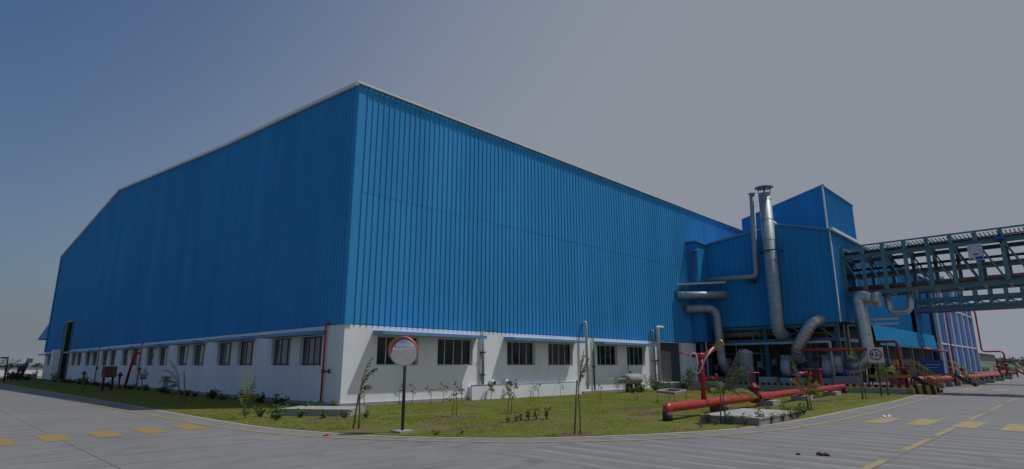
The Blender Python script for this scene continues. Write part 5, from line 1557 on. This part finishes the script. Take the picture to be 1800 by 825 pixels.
for i, x in enumerate((13.2, 14.9, 15.6, 16.6, 17.3, 18.4, 20.3, 21.6, 23.8, 25.6, 30.3, 33.5, 34.6, 35.9)):
    big = i >= 10
    sapling(x, BY - (.55 if not big else 1.2), .55 + .25 * ((i * 7) % 5) / 5 + (.2 if big else 0), 'small leafy plant ' + names_w[i], 80 + i, crown=.16 if not big else .34, n=26 if i not in (6, 7) and not big else 90, stake=False, mat='leaf' if i > 4 else 'leaf_dk')
for i, x in enumerate((31.0, 32.4, 34.0, 35.3, 37.2, 38.2)):
    dup(pw, (x, BY - 1.7 + .2 * (i % 2), 0), i * 2.1, 1.5 + .3 * (i % 3), ORD[i] + ' leafy bush from the gooseneck vent along the sunny wall', 'bushes near the grey tank')
sapling(38.0, 20.2, 1.1, 'yellow-green young plant in front of the roller shutter', 101, mat='leaf_yl', crown=.3, n=60)
pb = bush('seedling', 12.6, 12.5, .22, .10, 'leftmost pale seedling in the bare soil bed of the lawn', 'seedling', 'leaf_yl', 110, 'seedlings in the soil bed', n=44, leaf=.09, stems=4)
for i, (x, y) in enumerate(((12.9, 12.45), (13.25, 12.6), (13.5, 12.5), (13.9, 12.55), (14.2, 12.4))):
    dup(pb, (x, y, .03), i, 1.0 + .1 * i, ORD[i + 1] + ' pale seedling from the left in the lawn soil bed')
# lawn tufts near the edge
pt = bush('weed_clump', 9.2, 11.6, .12, .12, 'tiny weed tuft beside the mirror post at the lawn edge', 'weed', 'leaf', 111, 'weed tufts at the lawn edge', n=40, leaf=.05, stems=5)
tp = sorted([(lambda e: (e.x + .15 + rr.random() * .8, e.y + .15 + rr.random() * .8))(edge_s[rr.randrange(42, len(edge_s) - 3)]) for i in range(8)])
for i, (x, y) in enumerate(tp):
    dup(pt, (x, y, 0.02), rr.random() * 6, rr.uniform(.5, 1.0), ORD[i] + ' tiny weed tuft along the lawn edge right of the mirror')

# ------------------------------------------------------------------ far background
def far_trees(name, pts, label, seed, hrange, wide, n_leaf=140, leaf=.9):
    rnd = random.Random(seed); ml = MB()
    for (x, y, h) in pts:
        for k in range(4):
            leaf_clump(ml, (x + rnd.gauss(0, wide * .5), y + rnd.gauss(0, wide * .5), h * rnd.uniform(.35, .75)), h * rnd.uniform(.3, .5), n_leaf // 4, leaf, rnd)
    ml.build(name, M['hazed_leaf'], None, kind='stuff', label=label, category='trees')
rr = random.Random(77)
pts = []
for i in range(230):
    x = 300 + rr.uniform(0, 60); y = -70 + i * .8 
    pts.append((x, y, rr.uniform(2.6, 5.2)))
far_trees('treeline', pts, 'far green trees along the horizon beyond the right road', 5, 0, 4, 120, 1.3)
pts = [(-120 + i * 2.0, 250 + rr.uniform(-10, 10), rr.uniform(1.6, 2.6)) for i in range(90)]
far_trees('treeline', pts, 'low green trees beyond the white boundary wall on the left', 6, 0, 3, 80, 1.0)
pts = [(-150 + rr.uniform(-8, 8), -200 + i * 5, rr.uniform(4, 9)) for i in range(80)] + [(-150 + i * 5, -190 + rr.uniform(-8, 8), rr.uniform(4, 9)) for i in range(70)]
far_trees('treeline', pts, 'far trees behind the viewer, seen in the round mirror', 7, 0, 4, 60, 1.6)
mb = MB(); mb.box(-80, 26, 122, 122.25, 0, 1.25)
t = thing('boundary_wall', 'long white boundary wall beyond the left road', 'wall', (-20, 122, 0))
mb.build('wall', M['white'], t)
mb = MB(); mb.box(-80, 26, 121.9, 122.35, 1.25, 1.36); mb.build('coping', M['blue_trim'], t)
striped = striped_wall(12.0, 12.3, 118, 100, 0, .5, 'black and yellow striped kerb beyond the far end of the hall', 16, .2)
striped_wall(7.4, 7.7, 116, 92, 0, .3, 'low black and yellow striped kerb along the far left lawn', 16, .15)
def lamp(x, y, h, label, arm=True, m_='dark'):
    t = thing('lamp_post', label, 'lamp post', (x, y, 0))
    mb = MB(); mb.tube([(x, y, 0), (x, y, h)], [.09, .06], 8); mb.build('post', M[m_], t)
    mb = MB(); mb.obox((x - .25, y + .25, h + .1), (.22, -.22, 0), (.1, .1, 0), (0, 0, .08)); mb.build('head', M[m_], t)
lamp(7.3, 81, 2.35, 'dark post with a flat head at the far left road edge')
t = thing('marker_post', 'blue and white slanted marker post by the far boundary wall', 'post', (11.0, 104, 0))
mb = MB(); mb.beam((11.0, 104, 0), (11.6, 104, 2.6), .5, .35); mb.build('post', M['motor'], t)
mb = MB(); mb.box(11.4, 12.0, 103.7, 104.3, 2.0, 2.6); mb.build('head', M['palepipe'], t)
lamp(16.5, 116, 3.0, 'slim dark pole near the far corner of the hall', m_='greypipe')
for i, (x, y, lab) in enumerate(((6.9, 88, 'tall arching palm leftmost at the far road edge'), (9.0, 97, 'arching palm near the blue marker post'))):
    palm(x, y, 1.0, [(LF, 75, 2.0, 1.7, 'leaf_dk'), (RT, 70, 2.2, 1.7, 'leaf_dk'), (RT + 20, 75, 2.0, 1.5, 'leaf_dk'), (60, 80, 1.8, .9, 'leaf_dk'), (150, 60, 1.6, 1.5, 'leaf_dk')], lab, seed=130 + i, trunk_r=.07, ll=.5)
# far right yard: teal tanks, shed
for i, (x, y, L, r_, lab) in enumerate(((118, 13.5, 14, .7, 'teal horizontal tank beyond the cooling tower'), (140, 11.5, 16, .7, 'farther teal horizontal tank by the right road'))):
    t = thing('yard_tank', lab, 'tank', (x, y, 0))
    mb = MB(); mb.lathe((x, y, 1.15), (1, 0, 0), [(0, .1), (.2, r_ * .8), (.5, r_), (L - .5, r_), (L - .2, r_ * .8), (L, .1)], 16); mb.build('shell', M['teal'], t)
    for k in (.2, .5, .8):
        mb = MB(); mb.box(x + L * k - .2, x + L * k + .2, y - .7, y + .7, 0, .7); mb.build('saddle', M['concrete'], t)
t = thing('far_shed', 'long low grey shed with red-brown roof near the horizon', 'building', (170, 30, 0))
mb = MB(); mb.box(165, 200, 18, 34, 0, 4.3); mb.build('wall', M['concrete'], t)
mb = MB(); mb.prism([(164.5, 17.5, 4.3), (164.5, 26, 6.0), (164.5, 34.5, 4.3)], (36, 0, 0)); mb.build('roof', M['rust'], t)
t = thing('yard_barrier', 'white slanted barrier frame in the far right yard', 'barrier', (126, 8.2, 0))
mb = MB(); mb.beam((126, 8.9, 2.2), (126, 7.4, .2), .2, .3); mb.build('arm', M['trim'], t)
mb = MB(); mb.box(125.9, 126.1, 8.8, 9.0, 0, 2.2); mb.build('post', M['dkred'], t)
# things behind the viewer that the round mirror shows
t = thing('lattice_tower', 'blue lattice plant tower seen only in the round mirror', 'tower', (-80, 26, 0))
for dx in (0, 5):
    for dy in (0, 5):
        mb = MB(); mb.box(-80 + dx - .3, -80 + dx + .3, 26 + dy - .3, 26 + dy + .3, 0, 20 if dy else 14); mb.build('leg', M['cool_blue'], t)
for z in (4, 8, 12):
    mb = MB(); mb.box(-80.5, -74.5, 25.5, 31.5, z, z + .5); mb.build('floor', M['cool_blue'], t)
mb = MB(); mb.box(-79, -76, 27, 30, 4.5, 11.5); mb.build('vessel', M['palepipe'], t)
t = thing('white_shed', 'small white shed seen only in the round mirror', 'building', (-60, 32, 0))
mb = MB(); mb.box(-63, -58, 30, 34, 0, 3.2); mb.build('wall', M['white'], t)
mb = MB(); mb.box(-63.3, -57.7, 29.7, 34.3, 3.2, 3.4); mb.build('roof', M['blue_trim'], t)
